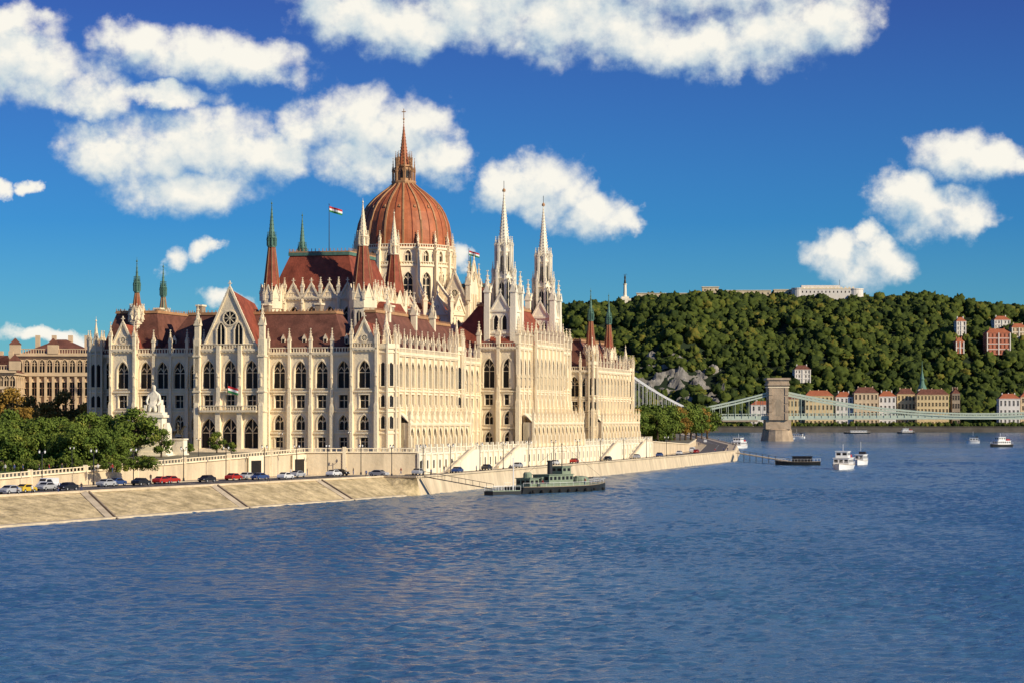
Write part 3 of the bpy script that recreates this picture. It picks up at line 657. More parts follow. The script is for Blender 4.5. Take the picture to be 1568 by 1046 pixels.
def forest(name,pts,mat,parent=None):
    VV=[];FF=[];TT=[];off=0
    for (x,y,z,s) in pts:
        tv=temps[random.randrange(10)]; a=random.random()*6.28; ca,sa=math.cos(a),math.sin(a)
        v=np.empty_like(tv); v[:,0]=(tv[:,0]*ca-tv[:,1]*sa)*s+x; v[:,1]=(tv[:,0]*sa+tv[:,1]*ca)*s+y; v[:,2]=tv[:,2]*s*random.uniform(.8,1.3)+z
        VV.append(v); FF.append(if_+off); off+=len(v); tt=np.clip(random.gauss(.42+.38*noise.noise((x*.012,z*.02,7)),.26),0,1); TT.append(np.clip(tt+np.random.randn(len(v))*.14,0,1))  # broad tint drift: crown hue variety plus valley shading put into the colour
    VV=np.vstack(VV);FF=np.vstack(FF);TT=np.concatenate(TT)
    me=bpy.data.meshes.new(name); me.vertices.add(len(VV)); me.vertices.foreach_set('co',VV.ravel()); me.loops.add(FF.size); me.loops.foreach_set('vertex_index',FF.ravel())
    me.polygons.add(len(FF)); me.polygons.foreach_set('loop_start',np.arange(len(FF))*3); me.polygons.foreach_set('loop_total',np.full(len(FF),3)); me.update(calc_edges=True)
    at=me.attributes.new('tint','FLOAT','POINT'); at.data.foreach_set('value',TT.astype(np.float32)); me.materials.append(MATS[mat])
    o=bpy.data.objects.new(name,me); SC.collection.objects.link(o); return o
pts=[]
for i in range(7800):
    Xr=random.uniform(0,900);Yr=3045+650*random.random()
    z=hz(Xr,Yr)
    if isrock(Xr,Yr,z): continue
    s=random.uniform(2.8,7.2) if random.random()<.85 else random.uniform(7,9.5); pts.append((Xr,Yr,z+s*.7,s))
forest('hillside_forest',pts,'forest_leaves')
V=[];F=[];nn=60
for j in range(nn):
    for i in range(nn):
        Xr=rk[0]-66+132*i/(nn-1); Yr=rk[1]-60+120*j/(nn-1); p=(Xr*.05,Yr*.07,0)
        V.append((Xr,Yr,hz(Xr,Yr)+noise.fractal(p,1,2,5)*13+1.5))
for j in range(nn-1):
    for i in range(nn-1): F.append((j*nn+i,j*nn+i+1,(j+1)*nn+i+1,(j+1)*nn+i))
me=bpy.data.meshes.new('rock'); me.from_pydata(V,[],F); me.materials.append(MATS['rock']); o=bpy.data.objects.new('rock_cliff',me); SC.collection.objects.link(o)
# ------------------------------------------------------------ generic buildings
def house(name,loc,rz,W,D,H,fl,nb,wall,rf,rh,nbs=2,hip=True,win=.9,chim=2,wh=.55,arch=False,flat=False):
    mb=MB(); fh=H/fl
    rows=[(i*fh,(i+1)*fh,win*(1.0),i*fh+fh*.25,i*fh+fh*(.25+wh),'arch' if arch and i==fl-1 else 'rect') for i in range(fl)]
    for (o,d,L,k) in (((-W/2,-D/2),X,W,nb),((W/2,-D/2),Yp,D,nbs),((W/2,D/2),Xm,W,nb),((-W/2,D/2),Ym,D,nbs)):
        mb.frame(o,d); bw=L/k
        for i in range(k):
            for rr in rows: wcell(mb,i*bw,(i+1)*bw,rr[0],rr[1],rr[2],rr[3],rr[4],rr[5],wall,.3,True)
        mb.box(-.3,L+.3,0.01,.5,H-.5,H,wall); mb.box(-.1,L+.1,.01,.25,fh-.15,fh+.15,wall); mb.fr=None
    if flat:
        mb.box(-W/2,W/2,-D/2,D/2,H,H+.8,wall)
    else:
        mb.frus(-W/2-.5,W/2+.5,-D/2-.5,D/2+.5,H,H+rh,(D/2)*.9 if hip else 0,D/2*.95,rf)
        for i in range(chim): x=-W*.3+i*W*.6/max(1,chim-1); mb.box(x-.6,x+.6,-1,1,H+rh*.3,H+rh+1.2,wall)
    return mb.obj(name,None,loc,rz)
for (b0,b1,dd,zt,fl,nb,mt) in ((-60,18,640,34,4,9,'plaster_beige'),(20,146,660,39,4,11,'plaster_beige')):
    x0,_=sv(b0,dd);x1,_=sv(b1,dd); W=x1-x0; H=zt-8.8-5
    ob=house('government_building' if b0>0 else 'city_palace',((x0+x1)/2,dd+12,8.8),math.radians(4),W,24,H,fl,nb,mt,'roof_brown',5,6,True,1.5,4,.6,True)
    mb=MB(); mb.frame((-W/2,-12.0),X)
    for i in range(nb+1):
        a=i*W/nb; mb.box(a-.35,a+.35,.02,.8,H*.28,H*.78,'plaster_beige')
    mb.box(-.3,W+.3,.51,1.0,H*.78,H*.82,'plaster_beige'); mb.box(-.3,W+.3,.26,1.0,H*.25,H*.28,'plaster_beige'); mb.box(-.4,W+.4,-.2,1.1,H+.01,H+.7,'plaster_beige'); balustrade(mb,0,W,.6,H+.7,'plaster_beige',1.4)
    for i in (0,nb//2,nb): 
        a=i*W/nb; mb.box(a-1.5,a+1.5,-.4,1.3,H+.7,H+3.2,'plaster_beige'); mb.frus(a-1.7,a+1.7,-.5,1.4,H+3.2,H+5,1.6,.8,'roof_brown')
    mb.fr=None; mb.obj('cornice_and_columns',ob)
for (b0,b1,yt,wall,rf,fl,nb,dd) in ((1205,1232,604,'plaster_yellow','roof_brown',3,5,3020),(1233,1276,598,'plaster_yellow','tile_orange',4,7,3015),(1280,1306,600,'plaster_white','tile_orange',4,4,3020),(1308,1345,593,'plaster_beige','roof_brown',4,6,3015),(1346,1372,599,'plaster_white','tile_orange',4,4,3020),(1374,1402,595,'plaster_yellow','roof_brown',4,5,3030),(1404,1453,596,'plaster_yellow','roof_brown',5,9,3010),(1458,1470,594,'stone_dark','roof_brown',4,3,3015),(1530,1562,603,'plaster_white','tile_orange',3,5,3010),(1563,1600,600,'plaster_beige','tile_orange',4,5,3020),(1150,1200,614,'plaster_white','tile_orange',3,6,3025)):
    x0,_=sv(b0,dd);x1,_=sv(b1,dd); zt=16.3+(642-yt)*dd/3600; H=(zt-6.5)*.86
    house('riverside_house',((x0+x1)/2,dd+8,6.5),0,x1-x0,16,H,fl,nb,wall,rf,(zt-6.5)*.15,3,True,2.2,3)
x0,y0=sv(1412,3035); mb=MB(); mb.box(-5,5,-5,5,0,44,'plaster_yellow'); mb.lathe(0,0,[(5.5,44),(5,46),(3,50),(2.2,54),(2.8,56),(2.2,58),(.6,66),(.1,78)],12,'copper_green'); mb.box(-5.4,5.4,-5.4,5.4,42,43,'plaster_white')
mb.box(-8,8,5,34,0,24,'plaster_yellow'); mb.frus(-8.6,8.6,4.4,34.6,24,36,8.5,2,'tile_orange')
for z in (20,32): mb.poly([(-1,-5.03,z),(1,-5.03,z),(1,-5.03,z+5),(0,-5.03,z+6.5),(-1,-5.03,z+5)],'glass_and_dark_openings')
mb.obj('church',None,(x0,y0,8)).scale=(1.1,1.1,1.08)
for (b,e,W,D,H,fl,nb,wall,rf) in ((1524,541,34,18,26,4,6,'plaster_pink','tile_orange'),(1530,508,24,16,16,3,5,'plaster_white','tile_orange'),(1468,512,14,12,16,3,3,'plaster_white','tile_orange'),(1466,540,12,12,12,2,3,'plaster_pink','tile_orange'),(1226,582,22,14,14,3,5,'plaster_white','roof_brown'),(1556,520,22,14,16,3,4,'plaster_beige','tile_orange')):
    X_,Y_,z_=on_hill(b,e); ob=house('hillside_villa',(X_,Y_-10,z_-4),.1,W,D,H+4,fl,nb,wall,rf,6,3,True,1.8,2)
    mb=MB()
    for sx in (-1,0,1): mb.box(sx*(W/2-.8)-.7,sx*(W/2-.8)+.7,-D/2-.9,-D/2-.55,0,H+4,'plaster_white')
    for k in range(1,fl): mb.box(-W/2,W/2,-D/2-.5,-D/2-.3,(H+4)*k/fl-.4,(H+4)*k/fl+.4,'plaster_white')
    mb.obj('facade_trim',ob)
X_,Y_=sv(1266,3640); zc=hz(X_,Y_)
mb=MB(); mb.box(-44,44,-10,10,-10,16,'plaster_white'); mb.box(-40,20,-6,6,16,21,'plaster_white'); mb.box(-44.5,44.5,-10.5,10.5,15,16.2,'stone')
for i in range(14):
    a=-40+i*6; mb.box(a,a+3,-10.4,-10.05,16.2,18.2,'stone'); mb.poly([(a+.5,-10.06,9),(a+2.2,-10.06,9),(a+2.2,-10.06,12),(a+.5,-10.06,12)],'glass_and_dark_openings')
mb.lathe(44,0,[(13,-10),(12.4,14),(13,14.2),(13,16)],20,'plaster_white'); mb.lathe(-44,0,[(11,-10),(10.4,15),(11,15.2),(11,17)],20,'plaster_white'); mb.beam((20,0,16),(20,0,30),.5,'dark_metal')
mb.obj('citadel_fortress',None,(X_,Y_,zc+7))
mb=MB()
for (b0,b1,h) in ((975,1060,12),(1075,1100,16),(1110,1180,12),(1185,1222,14),(1405,1440,9)):
    x0,_=sv(b0,3650);x1,_=sv(b1,3650); zz=min(hz(x0,3650),hz(x1,3650)); mb.box(x0,x1,3645,3655,zz-8,zz+h+6,'wall_stone'); mb.box(x0-1,x1+1,3644,3656,zz+h+6,zz+h+6.8,'stone')
    nn=int((x1-x0)/8)
    for i in range(nn): a=x0+(i+.5)*(x1-x0)/nn; mb.poly([(a-1,3644.95,zz+h),(a+1,3644.95,zz+h),(a+1,3644.95,zz+h+3),(a-1,3644.95,zz+h+3)],'glass_and_dark_openings')
mb.obj('fortress_wall')
X_,Y_=sv(957,3640); zc=hz(X_,Y_); mb=MB()
mb.box(-9,9,-7,7,-8,9,'stone_white'); mb.box(-6,6,-5,5,9,12,'stone_white'); mb.lathe(0,0,[(4,12),(2.6,14),(2.2,30),(3,31),(3,32)],10,'stone_white')
mb.lathe(0,0,[(1.8,32),(1.6,36),(1.1,39),(1.5,41.5),(.6,43),(.75,44),(.1,45.3)],10,'bronze')
for s in (-1,1): mb.beam((s*1.1,0,41.5),(s*1.1,0,46),.5,'bronze')
mb.beam((-1.8,0,46.3),(2.0,0,47),.8,'bronze',.5); mb.beam((1.9,0,46.9),(3.4,0,45.8),.5,'bronze',.3)
mb.obj('liberty_monument',None,(X_,Y_,zc+4))
# ------------------------------------------------------------ chain bridge
br=empty('chain_bridge'); BY=1778; TX=200.5
def btower(tx):
    mb=MB(); mb.lathe(tx,BY,[(13,-3),(12,3),(11,8),(11.3,8.3),(10.5,9)],14,'bridge_stone')
    mb.box(tx-9.5,tx+9.5,BY-9,BY+9,9,16,'bridge_stone')
    for sy in (-1,1): mb.box(tx-7.2,tx+7.2,BY+sy*8-2.6,BY+sy*8+2.6,16,42,'bridge_stone')
    mb.box(tx-7.2,tx+7.2,BY-5.5,BY+5.5,31,42,'bridge_stone')
    for sx in (-1,1):
        for k in range(4): mb.box(tx+sx*6-1.3+0,tx+sx*6+1.3,BY-11.1,BY-10.62,16+k*6.2,21.4+k*6.2,'bridge_stone')
    mb.poly([(tx-2.3,BY-10.65,19),(tx+2.3,BY-10.65,19),(tx+2.3,BY-10.65,29),(tx+1.2,BY-10.65,31.5),(tx-1.2,BY-10.65,31.5),(tx-2.3,BY-10.65,29)],'stone_dark')
    mb.box(tx-8.3,tx+8.3,BY-11.8,BY+11.8,42,43.4,'bridge_stone'); mb.box(tx-7.6,tx+7.6,BY-11.2,BY+11.2,43.4,46,'bridge_stone'); mb.box(tx-8.8,tx+8.8,BY-12.2,BY+12.2,46,47.6,'bridge_stone'); mb.box(tx-8,tx+8,BY-11,BY+11,40.2,41,'stone')
    mb.obj('pier_tower',br)
btower(TX); btower(TX+306)
mb=MB()
def dz(x): return 18.0-((x-TX-153)/400)**2*3
xs=np.arange(TX-150,TX+460,6)
for a,b in zip(xs,xs[1:]):
    mb.beam((a,BY,dz(a)-.9),(b,BY,dz(b)-.9),13,'stone_dark',1.0)
    for sy in (-7,7):
        mb.beam((a,BY+sy,dz(a)),(b,BY+sy,dz(b)),.7,'bridge_green',3.0); mb.beam((a,BY+sy,dz(a)+3.0),(b,BY+sy,dz(b)+3.0),.4,'bridge_green',.5)
        for q in range(3): xx=a+q*2; mb.box(xx-.15,xx+.15,BY+sy-.1,BY+sy+.1,dz(a)+1.2,dz(a)+3.0,'bridge_green')
def chain(f,x0,x1,n):
    X_=np.linspace(x0,x1,n)
    for sy in (-7.6,7.6):
        for off in (0,2.0):
            for a,b in zip(X_,X_[1:]): mb.beam((a,BY+sy,f(a)-off),(b,BY+sy,f(b)-off),.7,'bridge_green',1.1)
        for a in np.arange(x0,x1,5.2): 
            if f(a)>dz(a)+1.5: mb.beam((a,BY+sy,f(a)),(a,BY+sy,dz(a)),.3,'bridge_green')
chain(lambda x:20.6+(38.5-20.6)*((x-TX-153)/153)**2,TX+7,TX+299,40)
chain(lambda x:19+(38.5-19)*(max(0,(x-TX+100)/100))**1.45,TX-100,TX-7,20)
chain(lambda x:19+(38.5-19)*(max(0,(TX+406-x)/100))**1.45,TX+313,TX+400,20)
mb.obj('deck_and_chains',br)
mb=MB(); mb.box(TX-135,TX-95,BY-10,BY+10,2,19,'bridge_stone'); mb.box(TX-137,TX-93,BY-11,BY+11,19,20,'bridge_stone'); mb.obj('abutment',br)
br2=empty('white_suspension_bridge'); mb=MB(); D2=2450; px,_=sv(967,D2); qx,_=sv(1048,D2)
for sy in (-12,12): mb.frus(px-2.6,px+2.6,D2+sy-2.2,D2+sy+2.2,0,64,.7,.7,'white_paint')
for z in (20,58): mb.box(px-1.4,px+1.4,D2-12,D2+12,z,z+2.5,'white_paint')
for sy in (-12,12):
    xs=np.linspace(px,qx+60,30); f=lambda x:19+43*max(0,(1-(x-px)/(qx-px+35)))**1.5
    for a,b in zip(xs,xs[1:]): mb.beam((a,D2+sy,f(a)),(b,D2+sy,f(b)),1.3,'white_paint'); mb.beam((a,D2+sy,f(a)),(a,D2+sy,16),.3,'white_paint')
mb.box(px-120,px+130,D2-14,D2+14,14,16.4,'stone_dark'); mb.obj('pylon_and_cables',br2)
# ------------------------------------------------------------ trees
def treemesh(name,h,cr,leaf,mat,nclump=30,per=90,trunk=.3,low=.3):
    V=[];F=[];M=[];T=[]
    def cyl(p,q,r0,r1,n=6):
        p=Vector(p);q=Vector(q);d=(q-p).normalized();u=d.orthogonal().normalized();w_=d.cross(u); b=len(V)
        for c,r in ((p,r0),(q,r1)):
            for i in range(n): a=6.283*i/n; V.append(tuple(c+u*math.cos(a)*r+w_*math.sin(a)*r)); T.append(0)
        for i in range(n): F.append((b+i,b+(i+1)%n,b+n+(i+1)%n,b+n+i)); M.append(0)
    cyl((0,0,0),(0,0,h*.35),trunk,trunk*.7); cyl((0,0,h*.35),(.2,.1,h*.75),trunk*.7,trunk*.25)
    for i in range(nclump):
        a=random.random()*6.283; t=random.random(); zz=h*low+(h*(1-low))*t; R=cr*math.sin(math.pi*min(1,max(.12,(t*.85+.15))))**.6*random.uniform(.45,1.0)
        c=Vector((R*math.cos(a),R*math.sin(a),zz)); 
        if random.random()<.5: cyl((0,0,min(zz,h*.6)*.8),tuple(c),trunk*.3,.03,4)
        cs=cr*random.uniform(.28,.5); tint=min(1,max(0,random.gauss(.48,.24)))
        for k in range(per):
            q=Vector(np.random.randn(3)); q.normalize(); p=c+Vector((q.x,q.y,q.z*.75))*cs*random.uniform(.6,1.05)
            nrm=(q+Vector(np.random.randn(3))*.45).normalized(); u=nrm.orthogonal().normalized(); v=nrm.cross(u); an=random.random()*6.28; u,v=u*math.cos(an)+v*math.sin(an),v*math.cos(an)-u*math.sin(an)
            s=leaf*random.uniform(.6,1.3); b=len(V)
            for e in (-u*s,v*s*.7,u*s,-v*s*.7): V.append(tuple(p+e)); T.append(min(1,max(0,tint+random.uniform(-.12,.12))))
            F.append((b,b+1,b+2,b+3)); M.append(1)
    me=bpy.data.meshes.new(name); me.from_pydata(V,[],F); me.materials.append(MATS['bark']); me.materials.append(MATS[mat]); me.polygons.foreach_set('material_index',M)
    at=me.attributes.new('tint','FLOAT','POINT'); at.data.foreach_set('value',T); me.update(); return me
TG=[treemesh('tree_mesh',7.5,3.2,.26,'leaves_green') for _ in range(5)]
TA=[treemesh('tree_mesh_autumn',11,3.6,.28,'leaves_autumn',34) for _ in range(2)]
TB=[treemesh('bush_mesh',3.0,1.8,.18,'leaves_green',18,70,.12,.1) for _ in range(2)]
def tree(name,b,d,T,sc): 
    x,y=sv(b,d); inst(name,random.choice(T),(x,y,gz(y)-.1 if y<900 else 6.4),random.random()*6.28,sc*random.uniform(.9,1.1))
for i in range(30): 
    b=-15+i*7+random.uniform(-3,3); dd=random.uniform(480,520)
    tree('plane_tree',b,dd,TG,random.uniform(.95,1.25) if b<150 else .8)
for i in range(18): tree('plane_tree',-14+i*11,random.uniform(460,475),TG,random.uniform(.8,1.0))
for (b,dd,s) in ((20,560,1.25),(8,600,1.35),(100,600,1.3),(70,590,1.0),(130,575,.9),(45,600,1.2)): tree('autumn_tree',b,dd,TA,s)
for (b,dd,s) in ((208,515,1.2),(247,510,.85),(160,530,1.2),(180,528,1.0),(332,531,.65),(290,528,.35),(355,530,.3)): tree('linden_tree',b,dd,TG,s)
for i in range(22): tree('hedge_bush',2+i*11,random.uniform(452,460),TB,random.uniform(.6,.9))
for i in range(14):
    b=975+i*8.3; tree('riverbank_tree',b,1000+i*14+random.uniform(-20,20),TG if i%4 else TA,1.9 if i%4 else 1.3)
for i in range(10): tree('riverbank_tree',972+i*5,900+random.uniform(-10,10),TG,1.3)
pts=[]
for i in range(420):
    x,y=sv(random.uniform(1080,1600),random.uniform(3003,3008)); pts.append((x,y,8+random.random()*2,random.uniform(1.5,3.6)))
forest('far_riverbank_trees',pts,'forest_leaves')
# ------------------------------------------------------------ cars, lamps, people
def carmesh(col,van=False):
    mb=MB(); hw=.87
    P=[(-2.15,.35),(-2.2,.7),(-2.0,.92),(-1.25,1.0),(-.6,1.45),(.75,1.5),(1.6,1.1),(2.1,1.0),(2.2,.6),(2.15,.35)]
    if van: P=[(-2.4,.35),(-2.45,.9),(-2.1,1.1),(-1.5,1.9),(-1.3,2.0),(2.2,2.0),(2.4,1.8),(2.4,1.1),(2.42,.6),(2.4,.35)]
    wd=[hw*(1 if z<1.05 else .8) for _,z in P]; n=len(P)
    for i in range(n-1):
        (y0,z0),(y1,z1)=P[i],P[i+1]; mb.poly([(-wd[i],y0,z0),(wd[i],y0,z0),(wd[i+1],y1,z1),(-wd[i+1],y1,z1)],col)
    for s in (-1,1):
        lo=[(s*hw,y,min(z,1.0)) for y,z in P]; mb.poly(lo,col)
        up=[(s*(hw if z<1.05 else hw*.8),y,z) for y,z in P if z>.99]; 
        mb.poly([(s*hw,up[0][1],1.0)]+up+[(s*hw,up[-1][1],1.0)],col)
        ys,ye=(-.85,1.15) if not van else (-1.6,.2); zt=1.38 if not van else 1.8
        mb.poly([(s*(hw+.01),ys-.25,1.03),(s*(hw+.01),ye+.2,1.03),(s*(hw*.82+.01),ye-.35,zt),(s*(hw*.82+.01),ys+.3,zt)],'glass_and_dark_openings')
        for wy in (-1.35,1.35):
            fr=[(s*(hw+.02),wy+.34*math.cos(a*.5236),.34+.34*math.sin(a*.5236)) for a in range(12)]; mb.poly(fr,'tyre')
            fr2=[(s*(hw-.2),y,z) for _,y,z in fr]
            for i in range(12): mb.poly([fr[i],fr[(i+1)%12],fr2[(i+1)%12],fr2[i]],'tyre')
            mb.poly([(s*(hw+.03),wy+.18*math.cos(a*1.047),.34+.18*math.sin(a*1.047)) for a in range(6)],'car_silver')
    (ya,za),(yb,zb)=(P[3],P[4]) if not van else (P[2],P[3])
    e=.02; mb.poly([(-.72,ya+.1,za+.08+e),(.72,ya+.1,za+.08+e),(.62,yb-.06,zb-.03),(-.62,yb-.06,zb-.03)],'glass_and_dark_openings')
    if not van: mb.poly([(-.62,.85,1.48),(.62,.85,1.48),(.7,1.5,1.18),(-.7,1.5,1.18)],'glass_and_dark_openings')
    mb.poly([(-.8,-2.22,.6),(-.5,-2.22,.6),(-.5,-2.22,.75),(-.8,-2.22,.75)],'white_paint'); mb.poly([(.8,-2.22,.6),(.5,-2.22,.6),(.5,-2.22,.75),(.8,-2.22,.75)],'white_paint')
    return mb.mesh('car_mesh')
CM={k:carmesh('car_'+k) for k in ('blue','red','silver','black','white','yellow')}; VM={k:carmesh('car_'+k,True) for k in ('white','silver')}
def onroad(b,f):
    k=(b-784)/3600; best=None
    for i in range(len(ST)-2):
        for q in range(200):
            t=q/200; A=lerp(ST[i][1],ST[i+1][1],t);B=lerp(ST[i][2],ST[i+1][2],t); p=lerp(A,B,f); e=abs(p[0]/p[1]-k)
            if best is None or e<best[0]: best=(e,p,math.atan2(-(ST[i+1][1][0]-ST[i][1][0]),ST[i+1][1][1]-ST[i][1][1]))
    return best[1],best[2]
for (b,cn,f) in ((14,'silver',.25),(38,'yellow',.3),(70,'silver',.45),(78,'blue',.65),(103,'black',.3),(163,'silver',.55),(178,'blue',.62),(215,'black',.5),(247,'red',.6),(262,'red',.62),(317,'black',.5),(358,'red',.62),(377,'silver',.68),(398,'blue',.5),(437,'white',.4),(456,'silver',.6),(512,'white',.5),(580,'silver',.3),(520,'black',.65),(640,'silver',.6),(700,'blue',.4),(745,'black',.6),(792,'silver',.5),(850,'white',.5),(880,'red',.6),(930,'black',.5),(975,'silver',.5),(1010,'blue',.5),(1040,'white',.5),(1052,'black',.6),(1066,'red',.4)):
    p,a=onroad(b,f); inst('parked_car',CM[cn],(p[0],p[1],3.81),a+(math.pi if random.random()<.5 else 0))
for (b,f) in ((75,.62),(1060,.7),(1080,.6)):
    p,a=onroad(b,f); inst('delivery_van',VM['white'],(p[0],p[1],3.81),a)
mb=MB(); mb.lathe(0,0,[(.25,0),(.2,.6),(.1,.8),(.08,6.3),(.12,6.4),(.05,6.6)],8,'dark_metal')
for s in (-1,1): mb.beam((0,0,6.1),(s*.6,0,6.35),.07,'dark_metal'); mb.lathe(s*.6,0,[(.06,6.3),(.15,6.45),(.17,6.8),(.05,7.0)],8,'white_paint'); mb.lathe(s*.6,0,[(.2,6.8),(.04,7.1)],8,'dark_metal')
LM=mb.mesh('lamp_mesh')
for b in (65,142,205,280,345,405,455,502,553,600,648,690,735,770,810,848,885,920,955,990,1020):
    p,a=onroad(b,.8 if b<560 else .12); inst('street_lamp',LM,(p[0],p[1],3.8),a)
for b in (110,305,430,535):
    p,a=onroad(b,1.06); inst('street_lamp',LM,(p[0],p[1],gz(p[1])),a,.7)
def skinperson(name,joints,edges,rad,cl,loc=None):
    me=bpy.data.meshes.new(name); me.from_pydata(joints,edges,[]); o=bpy.data.objects.new(name,me); SC.collection.objects.link(o)
    md=o.modifiers.new('s','SKIN'); 
    for i,v in enumerate(me.skin_vertices[0].data): v.radius=(rad[i],rad[i]*.8); v.use_root=(i==0)
    ss=o.modifiers.new('u','SUBSURF'); ss.levels=1; ss.render_levels=1
    dg=bpy.context.evaluated_depsgraph_get(); m2=bpy.data.meshes.new_from_object(o.evaluated_get(dg)); bpy.data.objects.remove(o)
    m2.materials.clear()
    for c_ in cl: m2.materials.append(MATS[c_])
    for p in m2.polygons:
        z=p.center[2]; x=abs(p.center[0]); p.material_index=0 if z>1.5 else (1 if z>.92 else 2)
        if p.center[2]<1.0 and x>.24: p.material_index=0
    return m2
def person(stride,armsw,top,leg):
    J=[(0,0,.95),(0,0,1.2),(0,0,1.42),(0,0,1.52),(0,-.01,1.63),(0,0,1.73),
       (.1,0,.92),(.11,-stride*.5,.5),(.11,-stride,.08),(.11,-stride-.16,.04),(-.1,0,.92),(-.11,stride*.4,.5),(-.11,stride,.1),(-.11,stride-.15,.04),
       (.19,0,1.4),(.25,armsw*.5,1.13),(.27,armsw*.3-.1,.88),(.27,armsw*.3-.15,.78),(-.19,0,1.4),(-.25,-armsw*.5,1.13),(-.27,-armsw*.3-.1,.88),(-.27,-armsw*.3-.15,.78)]
    E=[(0,1),(1,2),(2,3),(3,4),(4,5),(0,6),(6,7),(7,8),(8,9),(0,10),(10,11),(11,12),(12,13),(2,14),(14,15),(15,16),(16,17),(2,18),(18,19),(19,20),(20,21)]
    Rr=[.15,.14,.15,.06,.10,.07,.1,.07,.05,.04,.1,.07,.05,.04,.06,.045,.035,.03,.06,.045,.035,.03]
    return skinperson('person_mesh',J,E,Rr,['skin',top,leg])
PM=[person(.3,.3,'cloth_red','cloth_blue'),person(.1,.1,'cloth_white','cloth_dark'),person(.25,-.2,'cloth_blue','cloth_dark'),person(.05,.0,'cloth_dark','cloth_blue')]
for b in (25,48,90,125,230,410,445,470,530,541,560,614,660,680,730,1058,1070,1083,1095,1100,1108,1114,1122,1048):
    p,a=onroad(b,random.choice((.05,.1,.85,.9)) ); inst('person',random.choice(PM),(p[0],p[1],3.8),random.random()*6.28)
for b in (8,22,35,60,75,95,150,172): 
    x,y=sv(b,447+random.random()*4); inst('person',random.choice(PM),(x,y,gz(y)),random.random()*6.28)
# ------------------------------------------------------------ monument + equestrian statue
mb=MB(); S='stone_white'
for k,(ww,za,zb) in enumerate(((3.6,0,.5),(3.2,.5,1),(2.6,1,2.0),(2.1,2.0,7.6),(2.5,7.6,8.1),(2.2,8.1,8.6))): mb.box(-ww,ww,-ww*.7,ww*.7,za,zb,S)
mb.box(-1.5,1.5,-1.62,-1.49,2.8,6.6,S)
for s in (-1,1): mb.box(s*2.7-.5,s*2.7+.5,-1.3,1.3,1,5.4,S); mb.frus(s*2.7-.5,s*2.7+.5,-1.3,1.3,5.4,6.6,.3,.5,S)
ob=mb.obj('stone_monument',None,(*sv(236,519),8.0),math.radians(-10)); ob.scale=(1.12,1.12,1.15)
J=[(0,0,9.4),(0,.1,10.6),(0,0,12.0),(0,-.1,12.7),(0,-.15,13.4),(0,-.1,13.9),(.6,-1,9.5),(.6,-1.2,8.6),(-.6,-1,9.5),(-.6,-1.2,8.6),(1,0,11.9),(1.4,-.5,10.6),(.9,-1.1,9.9),(-1,0,11.9),(-1.4,-.5,10.7),(-.9,-1.1,10.0)]
E=[(0,1),(1,2),(2,3),(3,4),(4,5),(0,6),(6,7),(0,8),(8,9),(2,10),(10,11),(11,12),(2,13),(13,14),(14,15)]
RR_=[1.0,.8,.8,.3,.45,.25,.5,.35,.5,.35,.4,.3,.2,.4,.3,.2]
fm=skinperson('seated_figure',J,E,RR_,[S,S,S]); f=inst('seated_figure',fm,(0,0,0),0,1,ob)
mb=MB(); mb.box(-1.4,1.4,.2,1.5,8.6,11.0,S); mb.box(-1.7,-1.2,-1.2,1.45,8.6,10,S); mb.box(1.2,1.7,-1.2,1.45,8.6,10,S); mb.obj('throne',ob)
mb=MB(); mb.box(-1.2,1.2,-2.2,2.2,0,.4,S); mb.box(-.9,.9,-1.9,1.9,.4,3.4,S); mb.box(-1.1,1.1,-2.1,2.1,3.4,3.7,S)
ob=mb.obj('equestrian_statue',None,(*sv(272,522),8.4),math.radians(70))
J=[(0,.8,5.2),(0,-.2,5.15),(0,-.9,5.3),(0,-1.3,6.0),(0,-1.7,6.5),(0,-2.2,6.2),(.25,-.9,4.6),(.25,-1.0,3.75),(-.25,-1.0,4.6),(-.25,-1.4,4.3),(.25,.9,4.6),(.25,1.05,3.75),(-.25,.9,4.6),(-.25,.8,3.75),(0,1.2,5.2),(0,1.6,4.5),(0,0,5.8),(0,0,6.5),(0,0,7.0),(0,0,7.3),(.4,-.3,6.4),(.3,-.8,6.1),(.4,-.2,5.2),(.45,-.3,4.6),(-.4,-.2,5.2),(-.45,-.3,4.6)]
E=[(0,1),(1,2),(2,3),(3,4),(4,5),(2,6),(6,7),(2,8),(8,9),(0,10),(10,11),(0,12),(12,13),(0,14),(14,15),(1,16),(16,17),(17,18),(18,19),(17,20),(20,21),(16,22),(22,23),(16,24),(24,25)]
RR_=[.5,.48,.45,.28,.22,.13,.16,.09,.16,.09,.2,.1,.2,.1,.12,.08,.26,.27,.12,.17,.1,.07,.15,.1,.15,.1]
fm=skinperson('horse_and_rider',J,E,RR_,['bronze','bronze','bronze']); inst('horse_and_rider',fm,(0,0,0),0,1,ob)
